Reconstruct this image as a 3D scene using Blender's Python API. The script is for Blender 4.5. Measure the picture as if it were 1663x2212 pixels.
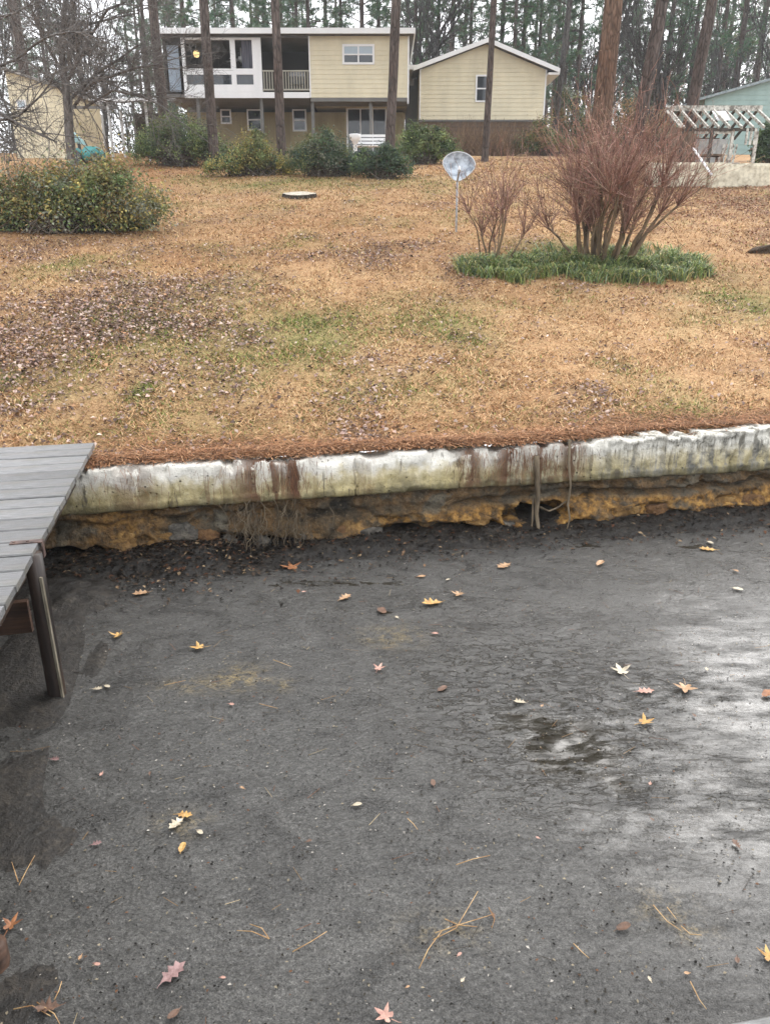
import bpy, math, random
import numpy as np
from mathutils import Vector, Matrix

for o in list(bpy.data.objects):
    bpy.data.objects.remove(o, do_unlink=True)
scene = bpy.context.scene
COL = scene.collection
random.seed(7)
RNG = np.random.default_rng(11)

# ------------------------------------------------------------------ camera
EYE = 1.72                      # eye height above the seawall top (z = 0)
PITCH = math.radians(20.0)
FPX = 1660.0                    # focal length in units of a 1663 x 2212 picture
cam_d = bpy.data.cameras.new('camera')
cam = bpy.data.objects.new('camera', cam_d)
COL.objects.link(cam)
cam.location = (0, 0, EYE)
cam.rotation_euler = (math.radians(90) - PITCH, 0, 0)
cam_d.sensor_fit = 'VERTICAL'
cam_d.sensor_height = 24.0
cam_d.lens = 24.0 * FPX / 2212.0
cam_d.clip_start = 0.05
cam_d.clip_end = 2000
scene.camera = cam
scene.render.resolution_x = 769
scene.render.resolution_y = 1024

# ------------------------------------------------------------------ sky and sun (overcast)
SUN_EL, SUN_AZ = math.radians(44), math.radians(36)     # azimuth from +Y, clockwise
world = bpy.data.worlds.new('World')
scene.world = world
world.use_nodes = True
wn, wl = world.node_tree.nodes, world.node_tree.links
wn.clear()
w_out = wn.new('ShaderNodeOutputWorld')
w_bg = wn.new('ShaderNodeBackground')
w_sky = wn.new('ShaderNodeTexSky')
w_sky.sky_type = 'NISHITA'
w_sky.sun_disc = False
w_sky.sun_elevation = SUN_EL
w_sky.sun_rotation = SUN_AZ
w_sky.air_density = 1.0
w_sky.dust_density = 6.0
w_sky.ozone_density = 1.0
w_hsv = wn.new('ShaderNodeHueSaturation')                # cloud cover takes the blue out
w_hsv.inputs['Saturation'].default_value = 0.22
w_mix = wn.new('ShaderNodeMix')
w_mix.data_type = 'RGBA'
w_mix.inputs[0].default_value = 0.6
w_mix.inputs[7].default_value = (8.8, 9.0, 9.4, 1)       # even cloud layer
wl.new(w_sky.outputs[0], w_hsv.inputs['Color'])
wl.new(w_hsv.outputs[0], w_mix.inputs[6])
wl.new(w_mix.outputs[2], w_bg.inputs['Color'])
wl.new(w_bg.outputs[0], w_out.inputs['Surface'])
w_bg.inputs['Strength'].default_value = 0.15
sun_d = bpy.data.lights.new('sun', 'SUN')
sun_d.energy = 1.0
sun_d.angle = math.radians(45)
sun_d.color = (1.0, 0.965, 0.92)
sun = bpy.data.objects.new('sun', sun_d)
COL.objects.link(sun)
sdir = Vector((math.sin(SUN_AZ) * math.cos(SUN_EL), math.cos(SUN_AZ) * math.cos(SUN_EL), math.sin(SUN_EL)))
sun.rotation_euler = sdir.to_track_quat('Z', 'Y').to_euler()
sun.location = (0, 0, 40)
vs = scene.view_settings
vs.view_transform = 'Standard'
vs.look = 'None'
vs.exposure = 1.22
vs.gamma = 1.0
vs.use_curve_mapping = False
scene.render.engine = 'CYCLES'
scene.cycles.max_bounces = 6
scene.cycles.diffuse_bounces = 3
scene.cycles.glossy_bounces = 3
scene.cycles.transmission_bounces = 3

# ------------------------------------------------------------------ geometry of the place
CT, ST = math.cos(PITCH), math.sin(PITCH)
WA = math.radians(11.95)                      # the seawall runs 12 degrees off the camera's x axis
U = np.array([math.cos(WA), math.sin(WA)])    # along the wall
V = np.array([-math.sin(WA), math.cos(WA)])   # towards the land
W0 = np.array([-2.30, 5.61])                  # a point on the wall's front edge
WATER_Z = -0.78
DOCK_Z = 0.12

def ray(px, py):
    a, b = px - 831.5, 1106.0 - py
    return np.array([a, FPX * CT + b * ST, -FPX * ST + b * CT])

def atY(px, py, Y):
    r = ray(px, py); t = Y / r[1]
    return np.array([r[0] * t, Y, EYE + r[2] * t])

def atZ(px, py, z):
    r = ray(px, py); t = (z - EYE) / r[2]
    return np.array([r[0] * t, r[1] * t, z])

def su(x, y):
    return (x - W0[0]) * U[0] + (y - W0[1]) * U[1], (x - W0[0]) * V[0] + (y - W0[1]) * V[1]

def xy(u, s):
    return W0[0] + u * U[0] + s * V[0], W0[1] + u * U[1] + s * V[1]

_tab = np.random.default_rng(5).random((256, 256))
def vn(x, y, seed=0):
    x = np.asarray(x, float) + seed * 17.37; y = np.asarray(y, float) + seed * 9.71
    xi = np.floor(x).astype(int); yi = np.floor(y).astype(int)
    fx = x - xi; fy = y - yi
    fx = fx * fx * (3 - 2 * fx); fy = fy * fy * (3 - 2 * fy)
    a = _tab[xi & 255, yi & 255]; b = _tab[(xi + 1) & 255, yi & 255]
    c = _tab[xi & 255, (yi + 1) & 255]; d = _tab[(xi + 1) & 255, (yi + 1) & 255]
    return (a * (1 - fx) + b * fx) * (1 - fy) + (c * (1 - fx) + d * fx) * fy
def fbm(x, y, seed=0, oct=4):
    s = 0; a = 0.5; n = 0
    for k in range(oct):
        s = s + a * vn(np.asarray(x) * 2 ** k, np.asarray(y) * 2 ** k, seed + k); n += a; a *= 0.5
    return s / n
def sstep(a, b, x):
    t = np.clip((np.asarray(x, float) - a) / (b - a), 0, 1); return t * t * (3 - 2 * t)

def lawn_z(x, y):
    x = np.asarray(x, float); y = np.asarray(y, float)
    u, s = su(x, y)
    w = sstep(3, 12, s)
    e = s * (1 - w) + (y - 5.9) * w
    z = np.interp(e, [0, 0.2, 0.5, 21, 34, 45, 130, 500], [-0.02, 0.0, 0.04, 3.47, 5.2, 5.7, 9.5, 9.5])
    return z + (fbm(x * 0.35, y * 0.35, 3) - 0.5) * 0.16 * sstep(0.3, 3, s)

def G(px, py):
    r = ray(px, py)
    lo = None
    for t in np.arange(0.0030, 0.05, 0.00004):
        p = r * t
        z = EYE + p[2]
        if z < float(lawn_z(p[0], p[1])):
            return np.array([p[0], p[1], float(lawn_z(p[0], p[1]))])
    return np.array([p[0], p[1], float(lawn_z(p[0], p[1]))])

def onlawn(px, py, Y):
    p = atY(px, py, Y)
    return np.array([p[0], Y, float(lawn_z(p[0], Y))])

# ------------------------------------------------------------------ object helpers
ORG = {}
def props(o, label=None, cat=None, group=None, kind=None):
    if label: o['label'] = label
    if cat: o['category'] = cat
    if group: o['group'] = group
    if kind: o['kind'] = kind
    return o

def thing(name, label, cat, loc, group=None, rz=0):
    o = bpy.data.objects.new(name, None)
    o.empty_display_size = 0.2
    COL.objects.link(o)
    o.location = tuple(float(c) for c in loc)
    o.rotation_euler = (0, 0, rz)
    ORG[o.name] = Vector(o.location)
    return props(o, label, cat, group)

def link(name, me, m, parent=None):
    o = bpy.data.objects.new(name, me)
    COL.objects.link(o)
    if m is not None and len(me.materials) == 0: me.materials.append(m)
    if parent is not None:
        o.parent = parent
        ORG[o.name] = ORG[parent.name]
    else:
        ORG[o.name] = Vector((0, 0, 0))
    return o

def fast(name, verts, faces, m, parent=None, cols=None, smooth=False, attrs=None):
    """faces: (n,3) or (n,4) int array; cols: per-vertex rgb"""
    verts = np.asarray(verts, np.float32)
    if parent is not None: verts = verts - np.array(ORG[parent.name], np.float32)
    faces = np.asarray(faces, np.int32)
    n, k = faces.shape
    me = bpy.data.meshes.new(name)
    me.vertices.add(len(verts)); me.vertices.foreach_set('co', verts.ravel())
    me.loops.add(n * k); me.loops.foreach_set('vertex_index', faces.ravel())
    me.polygons.add(n); me.polygons.foreach_set('loop_start', np.arange(0, n * k, k, dtype=np.int32))
    if smooth: me.polygons.foreach_set('use_smooth', np.ones(n, bool))
    me.update(calc_edges=True)
    if cols is not None:
        c4 = np.ones((len(verts), 4), np.float32); c4[:, :3] = cols
        at = me.color_attributes.new('Col', 'FLOAT_COLOR', 'POINT'); at.data.foreach_set('color', c4.ravel())
    for an, av in (attrs or {}).items():
        at = me.attributes.new(an, 'FLOAT', 'POINT'); at.data.foreach_set('value', np.asarray(av, np.float32))
    return link(name, me, m, parent)

BOXF = [(0, 3, 2, 1), (4, 5, 6, 7), (0, 1, 5, 4), (1, 2, 6, 5), (2, 3, 7, 6), (3, 0, 4, 7)]
class MB:
    def __init__(s): s.v = []; s.f = []
    def hexa(s, pts):
        b = len(s.v); s.v += [tuple(float(c) for c in p) for p in pts]; s.f += [tuple(b + i for i in q) for q in BOXF]; return s
    def box(s, x0, x1, y0, y1, z0, z1):
        return s.hexa([(x0, y0, z0), (x1, y0, z0), (x1, y1, z0), (x0, y1, z0), (x0, y0, z1), (x1, y0, z1), (x1, y1, z1), (x0, y1, z1)])
    def bar(s, p, q, w, h, up=(0, 0, 1)):
        p, q, up = Vector([float(c) for c in p]), Vector([float(c) for c in q]), Vector(up)
        d = (q - p).normalized(); sd = d.cross(up)
        if sd.length < 1e-4: sd = Vector((1, 0, 0))
        sd.normalize(); up = sd.cross(d)
        a, b = sd * w / 2, up * h / 2
        return s.hexa([p - a - b, p + a - b, q + a - b, q - a - b, p - a + b, p + a + b, q + a + b, q - a + b])
    def tube(s, pts, radii, n=8, cap=True):
        pts = [Vector([float(c) for c in p]) for p in pts]
        b = len(s.v); ref = Vector((0.3, 0.7, 0.2)).normalized()
        for i, p in enumerate(pts):
            d = (pts[min(i + 1, len(pts) - 1)] - pts[max(i - 1, 0)]).normalized()
            a = d.cross(ref)
            if a.length < 1e-3: a = d.cross(Vector((1, 0, 0)))
            a.normalize(); c = d.cross(a)
            r = radii[i] if hasattr(radii, '__len__') else radii
            for k in range(n):
                t = 2 * math.pi * k / n; s.v.append(tuple(p + (a * math.cos(t) + c * math.sin(t)) * r))
        for i in range(len(pts) - 1):
            for k in range(n):
                k2 = (k + 1) % n; s.f.append((b + i * n + k, b + i * n + k2, b + (i + 1) * n + k2, b + (i + 1) * n + k))
        if cap:
            s.f.append(tuple(b + k for k in range(n))[::-1]); e = b + (len(pts) - 1) * n
            s.f.append(tuple(e + k for k in range(n)))
        return s
    def lathe(s, c, prof, n=16):
        """profile [(r, z)] turned round the vertical axis through c"""
        b = len(s.v)
        for r, z in prof:
            for k in range(n):
                t = 2 * math.pi * k / n; s.v.append((c[0] + r * math.cos(t), c[1] + r * math.sin(t), c[2] + z))
        for i in range(len(prof) - 1):
            for k in range(n):
                k2 = (k + 1) % n; s.f.append((b + i * n + k, b + i * n + k2, b + (i + 1) * n + k2, b + (i + 1) * n + k))
        return s
    def poly(s, pts):
        b = len(s.v); s.v += [tuple(float(c) for c in p) for p in pts]; s.f.append(tuple(range(b, b + len(pts)))); return s
    def prism(s, pts, off):
        """polygon pts extruded by the vector off"""
        n = len(pts); b = len(s.v); pts = [Vector([float(c) for c in p]) for p in pts]; off = Vector(off)
        s.v += [tuple(p) for p in pts] + [tuple(p + off) for p in pts]
        s.f.append(tuple(range(b, b + n))[::-1]); s.f.append(tuple(range(b + n, b + 2 * n)))
        for k in range(n):
            k2 = (k + 1) % n; s.f.append((b + k, b + k2, b + n + k2, b + n + k))
        return s
    def build(s, name, m, parent=None, smooth=False):
        me = bpy.data.meshes.new(name)
        o = ORG[parent.name] if parent is not None else Vector((0, 0, 0))
        me.from_pydata([(x - o.x, y - o.y, z - o.z) for x, y, z in s.v], [], s.f)
        if smooth: me.polygons.foreach_set('use_smooth', [True] * len(me.polygons))
        me.update()
        return link(name, me, m, parent)

def tubes(P0, P1, R0, R1, n=4):
    """many straight tapered twigs at once -> verts, quads"""
    P0, P1 = np.asarray(P0, float), np.asarray(P1, float); R0, R1 = np.asarray(R0, float), np.asarray(R1, float)
    d = P1 - P0; d /= np.linalg.norm(d, axis=1, keepdims=True) + 1e-9
    ref = np.where(np.abs(d[:, 2:3]) > 0.9, np.array([[1.0, 0, 0]]), np.array([[0, 0, 1.0]]))
    a = np.cross(d, ref); a /= np.linalg.norm(a, axis=1, keepdims=True) + 1e-9
    c = np.cross(d, a); m = len(P0)
    t = np.arange(n) * 2 * math.pi / n
    ring = a[:, None, :] * np.cos(t)[None, :, None] + c[:, None, :] * np.sin(t)[None, :, None]
    v = np.concatenate([P0[:, None, :] + ring * R0[:, None, None], P1[:, None, :] + ring * R1[:, None, None]], axis=1)
    k = np.arange(n); k2 = (k + 1) % n
    q = np.stack([k, k2, k2 + n, k + n], 1)
    f = (np.arange(m) * 2 * n)[:, None, None] + q[None]
    return v.reshape(-1, 3), f.reshape(-1, 4)

def unit(n, rng=RNG):
    v = rng.normal(size=(n, 3)); return v / np.linalg.norm(v, axis=1, keepdims=True)

def leaf_quads(C, N, L, Wd, rng=RNG, fold=0.25):
    """rhombic leaves, one per centre C facing N -> verts, quads (4 verts each)"""
    n = len(C)
    N = N / (np.linalg.norm(N, axis=1, keepdims=True) + 1e-9)
    a = np.cross(N, unit(n, rng)); a /= np.linalg.norm(a, axis=1, keepdims=True) + 1e-9
    b = np.cross(N, a)
    L = np.broadcast_to(np.asarray(L, float), (n,))[:, None]; Wd = np.broadcast_to(np.asarray(Wd, float), (n,))[:, None]
    v = np.stack([C - a * L * 0.5, C + b * Wd * 0.5 + N * Wd * fold, C + a * L * 0.5, C - b * Wd * 0.5 + N * Wd * fold], 1)
    f = np.arange(n * 4).reshape(n, 4)
    return v.reshape(-1, 3), f

def pick(n, cols, probs, jit=0.15, rng=RNG):
    """random colours from a palette, a little varied"""
    cols = np.asarray(cols, float); i = rng.choice(len(cols), n, p=np.asarray(probs) / np.sum(probs))
    return np.clip(cols[i] * (1 + rng.normal(size=(n, 1)) * jit), 0.004, 1)

# ------------------------------------------------------------------ materials
class NT:
    def __init__(s, name):
        s.m = bpy.data.materials.new(name); s.m.use_nodes = True
        s.t = s.m.node_tree; s.t.nodes.clear()
        s.out = s.n('ShaderNodeOutputMaterial'); s.p = s.n('ShaderNodeBsdfPrincipled')
        s.l(s.p.outputs[0], s.out.inputs[0]); s.c = None
    def n(s, k, **kw):
        x = s.t.nodes.new(k)
        for a, b in kw.items(): setattr(x, a, b)
        return x
    def l(s, a, b): s.t.links.new(a, b)
    def put(s, sock, val):
        if hasattr(val, 'is_output'): s.l(val, sock)
        elif isinstance(val, tuple) and len(val) == 3: sock.default_value = (*val, 1)
        else: sock.default_value = val
    def co(s, kind='Object', scale=(1, 1, 1), rot=(0, 0, 0)):
        tc = s.n('ShaderNodeTexCoord'); mp = s.n('ShaderNodeMapping')
        mp.inputs['Scale'].default_value = scale; mp.inputs['Rotation'].default_value = rot
        s.l(tc.outputs[kind], mp.inputs[0]); return mp.outputs[0]
    def noise(s, scale, detail=4, rough=0.55, co=None, dist=0.0):
        x = s.n('ShaderNodeTexNoise'); x.inputs['Scale'].default_value = scale; x.inputs['Detail'].default_value = detail
        x.inputs['Roughness'].default_value = rough; x.inputs['Distortion'].default_value = dist
        if co is not None: s.l(co, x.inputs['Vector'])
        return x.outputs['Fac']
    def voro(s, scale, co=None, feature='F1', out='Distance'):
        x = s.n('ShaderNodeTexVoronoi'); x.feature = feature; x.inputs['Scale'].default_value = scale
        if co is not None: s.l(co, x.inputs['Vector'])
        return x.outputs[out]
    def ramp(s, fac, stops):
        x = s.n('ShaderNodeValToRGB'); s.l(fac, x.inputs[0]); e = x.color_ramp.elements
        while len(e) < len(stops): e.new(0.5)
        for i, (p, c) in enumerate(stops):
            e[i].position = p; e[i].color = (*c, 1) if isinstance(c, tuple) else (c, c, c, 1)
        return x.outputs[0]
    def mix(s, fac, a, b, mode='MIX'):
        x = s.n('ShaderNodeMix', data_type='RGBA', blend_type=mode)
        s.put(x.inputs[0], fac); s.put(x.inputs[6], a); s.put(x.inputs[7], b); return x.outputs[2]
    def math(s, op, a, b=0.0):
        x = s.n('ShaderNodeMath', operation=op); s.put(x.inputs[0], a); s.put(x.inputs[1], b); return x.outputs[0]
    def rng(s, v, a, b, c=0.0, d=1.0):
        x = s.n('ShaderNodeMapRange'); s.l(v, x.inputs[0])
        for i, q in enumerate((a, b, c, d)): x.inputs[i + 1].default_value = q
        return x.outputs[0]
    def attr(s, name, out='Fac'):
        x = s.n('ShaderNodeAttribute', attribute_name=name); return x.outputs[out]
    def xyz(s, co):
        x = s.n('ShaderNodeSeparateXYZ'); s.l(co, x.inputs[0]); return x.outputs
    def bump(s, h, dist=0.01, strength=1.0, normal=None):
        x = s.n('ShaderNodeBump'); x.inputs['Distance'].default_value = dist; x.inputs['Strength'].default_value = strength
        s.l(h, x.inputs['Height'])
        if normal is not None: s.l(normal, x.inputs['Normal'])
        return x.outputs[0]
    def done(s, col, rough=0.8, normal=None, spec=0.3, metal=0.0):
        s.put(s.p.inputs['Base Color'], col); s.put(s.p.inputs['Roughness'], rough)
        s.put(s.p.inputs['Specular IOR Level'], spec); s.put(s.p.inputs['Metallic'], metal)
        if normal is not None: s.l(normal, s.p.inputs['Normal'])
        return s.m

def m_noise(name, c1, c2, scale=4, rough=0.8, bump=0.004, spec=0.3, stretch=(1, 1, 1), lo=0.35, hi=0.65, detail=5):
    t = NT(name); co = t.co('Object', stretch)
    f = t.noise(scale, detail, 0.6, co)
    col = t.ramp(f, [(lo, c1), (hi, c2)])
    return t.done(col, rough, t.bump(f, bump) if bump else None, spec)

def m_attr(name, rough=0.7, spec=0.25, trans=0.0):
    t = NT(name); c = t.attr('Col', 'Color')
    m = t.done(c, rough, None, spec)
    if trans:
        tr = t.n('ShaderNodeBsdfTranslucent'); t.l(c, tr.inputs[0])
        mx = t.n('ShaderNodeMixShader'); mx.inputs[0].default_value = trans
        t.l(t.p.outputs[0], mx.inputs[1]); t.l(tr.outputs[0], mx.inputs[2]); t.l(mx.outputs[0], t.out.inputs[0])
    return m

def m_bark(name, c1, c2, c3, sc=9.0):
    t = NT(name); co = t.co('Object', (1, 1, 0.22))
    wob = t.noise(5, 4, 0.6, co, 1.0); mv = t.n('ShaderNodeMix', data_type='VECTOR'); mv.inputs[0].default_value = 0.10
    nz = t.n('ShaderNodeTexNoise'); nz.inputs['Scale'].default_value = 7; t.l(co, nz.inputs['Vector']); t.l(co, mv.inputs[4]); t.l(nz.outputs['Color'], mv.inputs[5])
    v = t.voro(sc * 1.9, mv.outputs[1], 'DISTANCE_TO_EDGE'); n = t.noise(sc * 2.5, 5, 0.65, co); big = t.noise(1.2, 3, 0.5, t.co('Object', (1, 1, 0.4)))
    h = t.math('ADD', t.rng(v, 0.0, 0.18), t.math('MULTIPLY', n, 0.7))
    plate = t.mix(t.rng(big, 0.35, 0.65), c2, c3)
    col = t.mix(t.math('ADD', t.rng(v, 0.0, 0.16, 0.3, 0.85), t.rng(wob, 0.4, 0.6, -0.25, 0.15)), c1, plate)
    col = t.mix(0.6, col, t.ramp(n, [(0.3, 0.5), (0.7, 1.35)]), 'MULTIPLY')
    return t.done(col, 0.9, t.bump(h, 0.02), 0.15)

LEAF = m_attr('leaf_attribute', 0.62, 0.3, 0.22)
DRY = m_attr('dry_litter', 0.85, 0.15, 0.1)
TWIG = m_attr('twig_attribute', 0.85, 0.15)

# ================================================================== THE SETTING
def blobs(lst):
    out = []
    for px, py, rx, ry, a in lst:
        c = G(px, py); e = G(px + rx, py); f = G(px, py + ry); g = G(px, max(py - ry, 322))
        out.append((c[0], c[1], abs(e[0] - c[0]) + 1e-3, max(abs(f[1] - g[1]) / 2, 0.15), a))
    return out
def bmask(bl, x, y):
    m = np.zeros(np.shape(x))
    for cx, cy, rx, ry, a in bl:
        m = np.maximum(m, a * np.exp(-(((x - cx) / rx) ** 2 + ((y - cy) / ry) ** 2)))
    return m
B_GREEN = blobs([(600, 700, 190, 75, .75), (720, 745, 60, 30, .7), (310, 845, 35, 28, 1.3), (15, 825, 35, 25, 1.2), (180, 850, 130, 30, .6),
                 (1480, 905, 110, 26, .8), (1600, 655, 120, 40, .8), (1180, 545, 110, 40, .5), (620, 395, 260, 16, .7), (420, 385, 90, 16, .5),
                 (150, 575, 60, 20, .6), (950, 700, 130, 40, .45), (1330, 790, 90, 30, .5), (540, 610, 90, 30, .45), (300, 740, 260, 110, .5),
                 (860, 390, 120, 14, .5), (1560, 690, 120, 30, .5)])
B_LEAF = blobs([(180, 680, 300, 120, 1.15), (60, 880, 160, 50, .7), (380, 640, 200, 70, .8), (480, 760, 160, 50, .6), (1580, 440, 200, 60, 1.1), (1350, 340, 240, 40, .9), (800, 560, 300, 50, .5), (60, 545, 90, 25, .7)])
B_NEED = blobs([(560, 965, 460, 22, .8), (1250, 930, 400, 18, .6), (420, 340, 160, 14, 1.1), (450, 545, 240, 40, .8), (900, 480, 200, 60, .55), (1000, 330, 200, 12, .9),
                (1500, 400, 260, 50, .7), (240, 930, 120, 30, .7), (700, 480, 300, 30, .6)])
def masks(x, y):
    x = np.asarray(x, float); y = np.asarray(y, float)
    n1 = fbm(x * 1.1, y * 0.8, 21) - 0.5; n2 = fbm(x * 1.4, y * 1.1, 33, 5) - 0.5; n3 = fbm(x * 1.3, y * 1.0, 44) - 0.5
    u, s = su(x, y)
    g = np.clip(bmask(B_GREEN, x, y) + n1 * 1.3, 0, 1)
    l = np.clip(bmask(B_LEAF, x, y) * .85 + n2 * 1.5, 0, 1)
    nd = np.clip(np.maximum(bmask(B_NEED, x, y), 1.0 * np.exp(-np.maximum(s - 0.1, 0) / 0.2)) + n3 * 1.0, 0, 1)
    return g, l, nd

def axis(dense0, dense1, step, far0, far1, grow=1.12):
    a = list(np.arange(dense0, dense1, step)); d = step
    while a[-1] < far1: d *= grow; a.append(a[-1] + d)
    d = step; b = [dense0]
    while b[-1] > far0: d *= grow; b.append(b[-1] - d)
    return np.array(b[1:][::-1] + a)

def grid(us, ss):
    uu, s2 = np.meshgrid(us, ss); nx, ny = len(us), len(ss)
    i = np.arange(nx - 1)[None, :] + (np.arange(ny - 1) * nx)[:, None]
    f = np.stack([i, i + 1, i + nx + 1, i + nx], -1).reshape(-1, 4)
    return uu.ravel(), s2.ravel(), f

# ---- lawn material
t = NT('winter_lawn')
co = t.co('Object')
fine = t.noise(38, 5, 0.7, co); mid = t.noise(7, 4, 0.6, co); big = t.noise(1.3, 4, 0.55, co)
base = t.ramp(t.math('ADD', t.math('MULTIPLY', mid, 0.55), t.math('MULTIPLY', big, 0.45)), [(0.32, (0.30, 0.17, 0.085)), (0.5, (0.44, 0.275, 0.145)), (0.68, (0.54, 0.37, 0.20))])
need = t.ramp(mid, [(0.3, (0.23, 0.11, 0.05)), (0.7, (0.42, 0.22, 0.10))])
leafc = t.ramp(mid, [(0.3, (0.10, 0.065, 0.05)), (0.7, (0.22, 0.145, 0.105))])
green = t.ramp(mid, [(0.3, (0.10, 0.115, 0.04)), (0.7, (0.20, 0.21, 0.07))])
c = t.mix(t.math('MULTIPLY', t.attr('needle'), 0.8), base, need)
c = t.mix(t.math('MULTIPLY', t.attr('leafy'), 0.75), c, leafc)
c = t.mix(t.math('MULTIPLY', t.attr('green'), 0.75), c, green)
c = t.mix(0.75, c, t.ramp(fine, [(0.36, 0.6), (0.5, 1.0), (0.66, 1.4)]), 'MULTIPLY')
hh = t.math('ADD', fine, t.math('MULTIPLY', mid, 1.5))
LAWN = t.done(c, 0.95, t.bump(hh, 0.035), 0.1)

us = axis(-7, 13, 0.13, -150, 150); ss = axis(0.16, 14, 0.10, 0.16, 190, 1.045)
ss = ss[ss >= 0.16]
uu, s2, f = grid(us, ss)
X, Y = xy(uu, s2)
Z = lawn_z(X, Y) + (fbm(X * 3, Y * 3, 8, 3) - 0.5) * 0.05 * sstep(0.2, 1.0, s2)
g_, l_, n_ = masks(X, Y)
lawn = fast('lawn', np.stack([X, Y, Z], 1), f, LAWN, smooth=True, attrs={'green': g_, 'leafy': l_, 'needle': n_})
props(lawn, kind='structure')

# ---- water covered by a grey film, with open ripples and a glossy wet part
t = NT('scummy_water')
co = t.co('Object')
sp1 = t.noise(210, 2, 0.7, co); sp2 = t.noise(75, 4, 0.75, co); pat = t.noise(2.0, 5, 0.62, t.co('Object', (1.0, 1.5, 1.0), (0, 0, 0.4)), 1.6); st = t.noise(8, 4, 0.6, t.co('Object', (1.0, 2.4, 1.0), (0, 0, 0.25)), 0.8)
film = t.ramp(t.math('ADD', t.math('MULTIPLY', sp1, 0.5), t.math('MULTIPLY', sp2, 0.5)), [(0.37, (0.010, 0.0096, 0.009)), (0.475, (0.047, 0.0455, 0.042)), (0.56, (0.078, 0.0755, 0.071)), (0.68, (0.17, 0.165, 0.152))])
film = t.mix(1.0, film, t.ramp(pat, [(0.32, 0.58), (0.5, 0.95), (0.68, 1.25)]), 'MULTIPLY')
film = t.mix(t.math('MULTIPLY', t.attr('scum'), t.math('MULTIPLY', t.rng(sp2, 0.42, 0.6), t.rng(t.noise(13, 4, 0.65, co), 0.44, 0.58))), film, (0.27, 0.20, 0.085))
dots = t.voro(55, co); dotm = t.rng(dots, 0.10, 0.05)
film = t.mix(t.math('MULTIPLY', dotm, t.rng(t.noise(9, 2, 0.5, co), 0.5, 0.62)), film, (0.012, 0.011, 0.009))
opn = t.rng(t.math('ADD', t.attr('open'), t.math('MULTIPLY', t.math('SUBTRACT', st, 0.5), 1.9)), 0.47, 0.54)
wr = t.noise(6.5, 4, 0.6, t.co('Object', (1.0, 2.6, 1.0), (0, 0, 0.25)), 0.6)
crease = t.math('MULTIPLY', t.rng(t.math('ABSOLUTE', t.math('SUBTRACT', wr, 0.5)), 0.032, 0.010), t.rng(t.math('MULTIPLY', t.attr('crease'), t.math('ADD', 0.35, t.noise(3.1, 3, 0.6, co))), 0.25, 0.6))
opn = t.math('MAXIMUM', opn, t.math('MULTIPLY', crease, 0.95))
col = t.mix(opn, film, (0.012, 0.0095, 0.005))
wet = t.math('MULTIPLY', t.attr('wet'), t.rng(t.noise(3.4, 6, 0.68, t.co('Object', (0.7, 2.0, 1), (0, 0, 0.15))), 0.40, 0.60))
rough = t.math('SUBTRACT', t.rng(pat, 0.3, 0.7, 0.22, 0.40), t.math('MULTIPLY', wet, 0.18))
rough = t.math('MULTIPLY', rough, t.math('SUBTRACT', 1.0, t.math('MULTIPLY', opn, 0.92)))
t.p.inputs['IOR'].default_value = 1.33
cw = t.math('MULTIPLY', wet, 0.9)
t.put(t.p.inputs['Coat Weight'], cw); t.p.inputs['Coat Roughness'].default_value = 0.20; t.p.inputs['Coat IOR'].default_value = 1.38
calm = t.rng(t.attr('open'), 0.35, 0.62, 1.0, 0.12)
wav = t.noise(20, 5, 0.62, t.co('Object', (1.0, 1.9, 1.0), (0, 0, 0.25)), 0.5)
fold = t.math('MULTIPLY', t.rng(t.math('ABSOLUTE', t.math('SUBTRACT', wr, 0.5)), 0.05, 0.0), t.math('MULTIPLY', t.attr('crease'), 0.30))
hgt = t.math('MULTIPLY', t.math('SUBTRACT', t.math('ADD', wav, t.math('MULTIPLY', sp2, 0.32)), fold), calm)
WATER = t.done(col, rough, t.bump(hgt, 0.013), 0.6)

us = axis(-1.2, 5.2, 0.016, -60, 60, 1.14); ss = axis(-5.0, 0.0, 0.016, -60, 0.28, 1.14)
ss = ss[ss <= 0.3]
uu, s2, f = grid(us, ss)
X, Y = xy(uu, s2)
def wblob(lst):
    m = np.zeros(X.shape)
    for px, py, rx, ry, a in lst:
        c = atZ(px, py, WATER_Z); e = atZ(px + rx, py, WATER_Z); g = atZ(px, py - ry, WATER_Z)
        m = np.maximum(m, a * np.exp(-(((X - c[0]) / (e[0] - c[0])) ** 2 + ((Y - c[1]) / (g[1] - c[1])) ** 2)))
    return m
openm = np.zeros(X.shape)
openm = np.maximum(openm, wblob([(1230, 1615, 170, 85, .80), (1150, 1565, 120, 50, .72), (1330, 1690, 60, 34, .66), (1280, 1560, 120, 40, .5), (1390, 1490, 55, 22, .56), (1480, 1480, 40, 16, .5), (1520, 1535, 28, 14, .62), (1130, 1555, 45, 28, .5),
               (955, 1490, 16, 9, .6), (1585, 1828, 10, 12, .75), (1330, 1720, 14, 10, .7), (700, 1260, 260, 10, .55), (1250, 1180, 120, 10, .45), (1500, 1180, 90, 8, .5), (830, 1322, 22, 6, .7)]))
ripm = wblob([(1250, 1600, 220, 120, 1.0), (1450, 1490, 160, 60, .7), (1100, 1480, 220, 90, .5)])
scum = wblob([(520, 1462, 60, 24, .9), (420, 1480, 70, 15, .6), (610, 1480, 25, 14, .6), (850, 1375, 60, 22, .7), (390, 1780, 60, 26, .45), (1430, 1960, 60, 40, .5), (1490, 2010, 50, 25, .5), (960, 2010, 90, 40, .35)])
wetm = np.clip(wblob([(1700, 1560, 260, 250, 1.1), (1600, 1760, 360, 150, 1.0), (1400, 1680, 300, 200, .6), (1600, 1950, 260, 150, .45), (1250, 1900, 260, 150, .25), (1130, 1620, 120, 120, .4)]), 0, 1)
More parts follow.
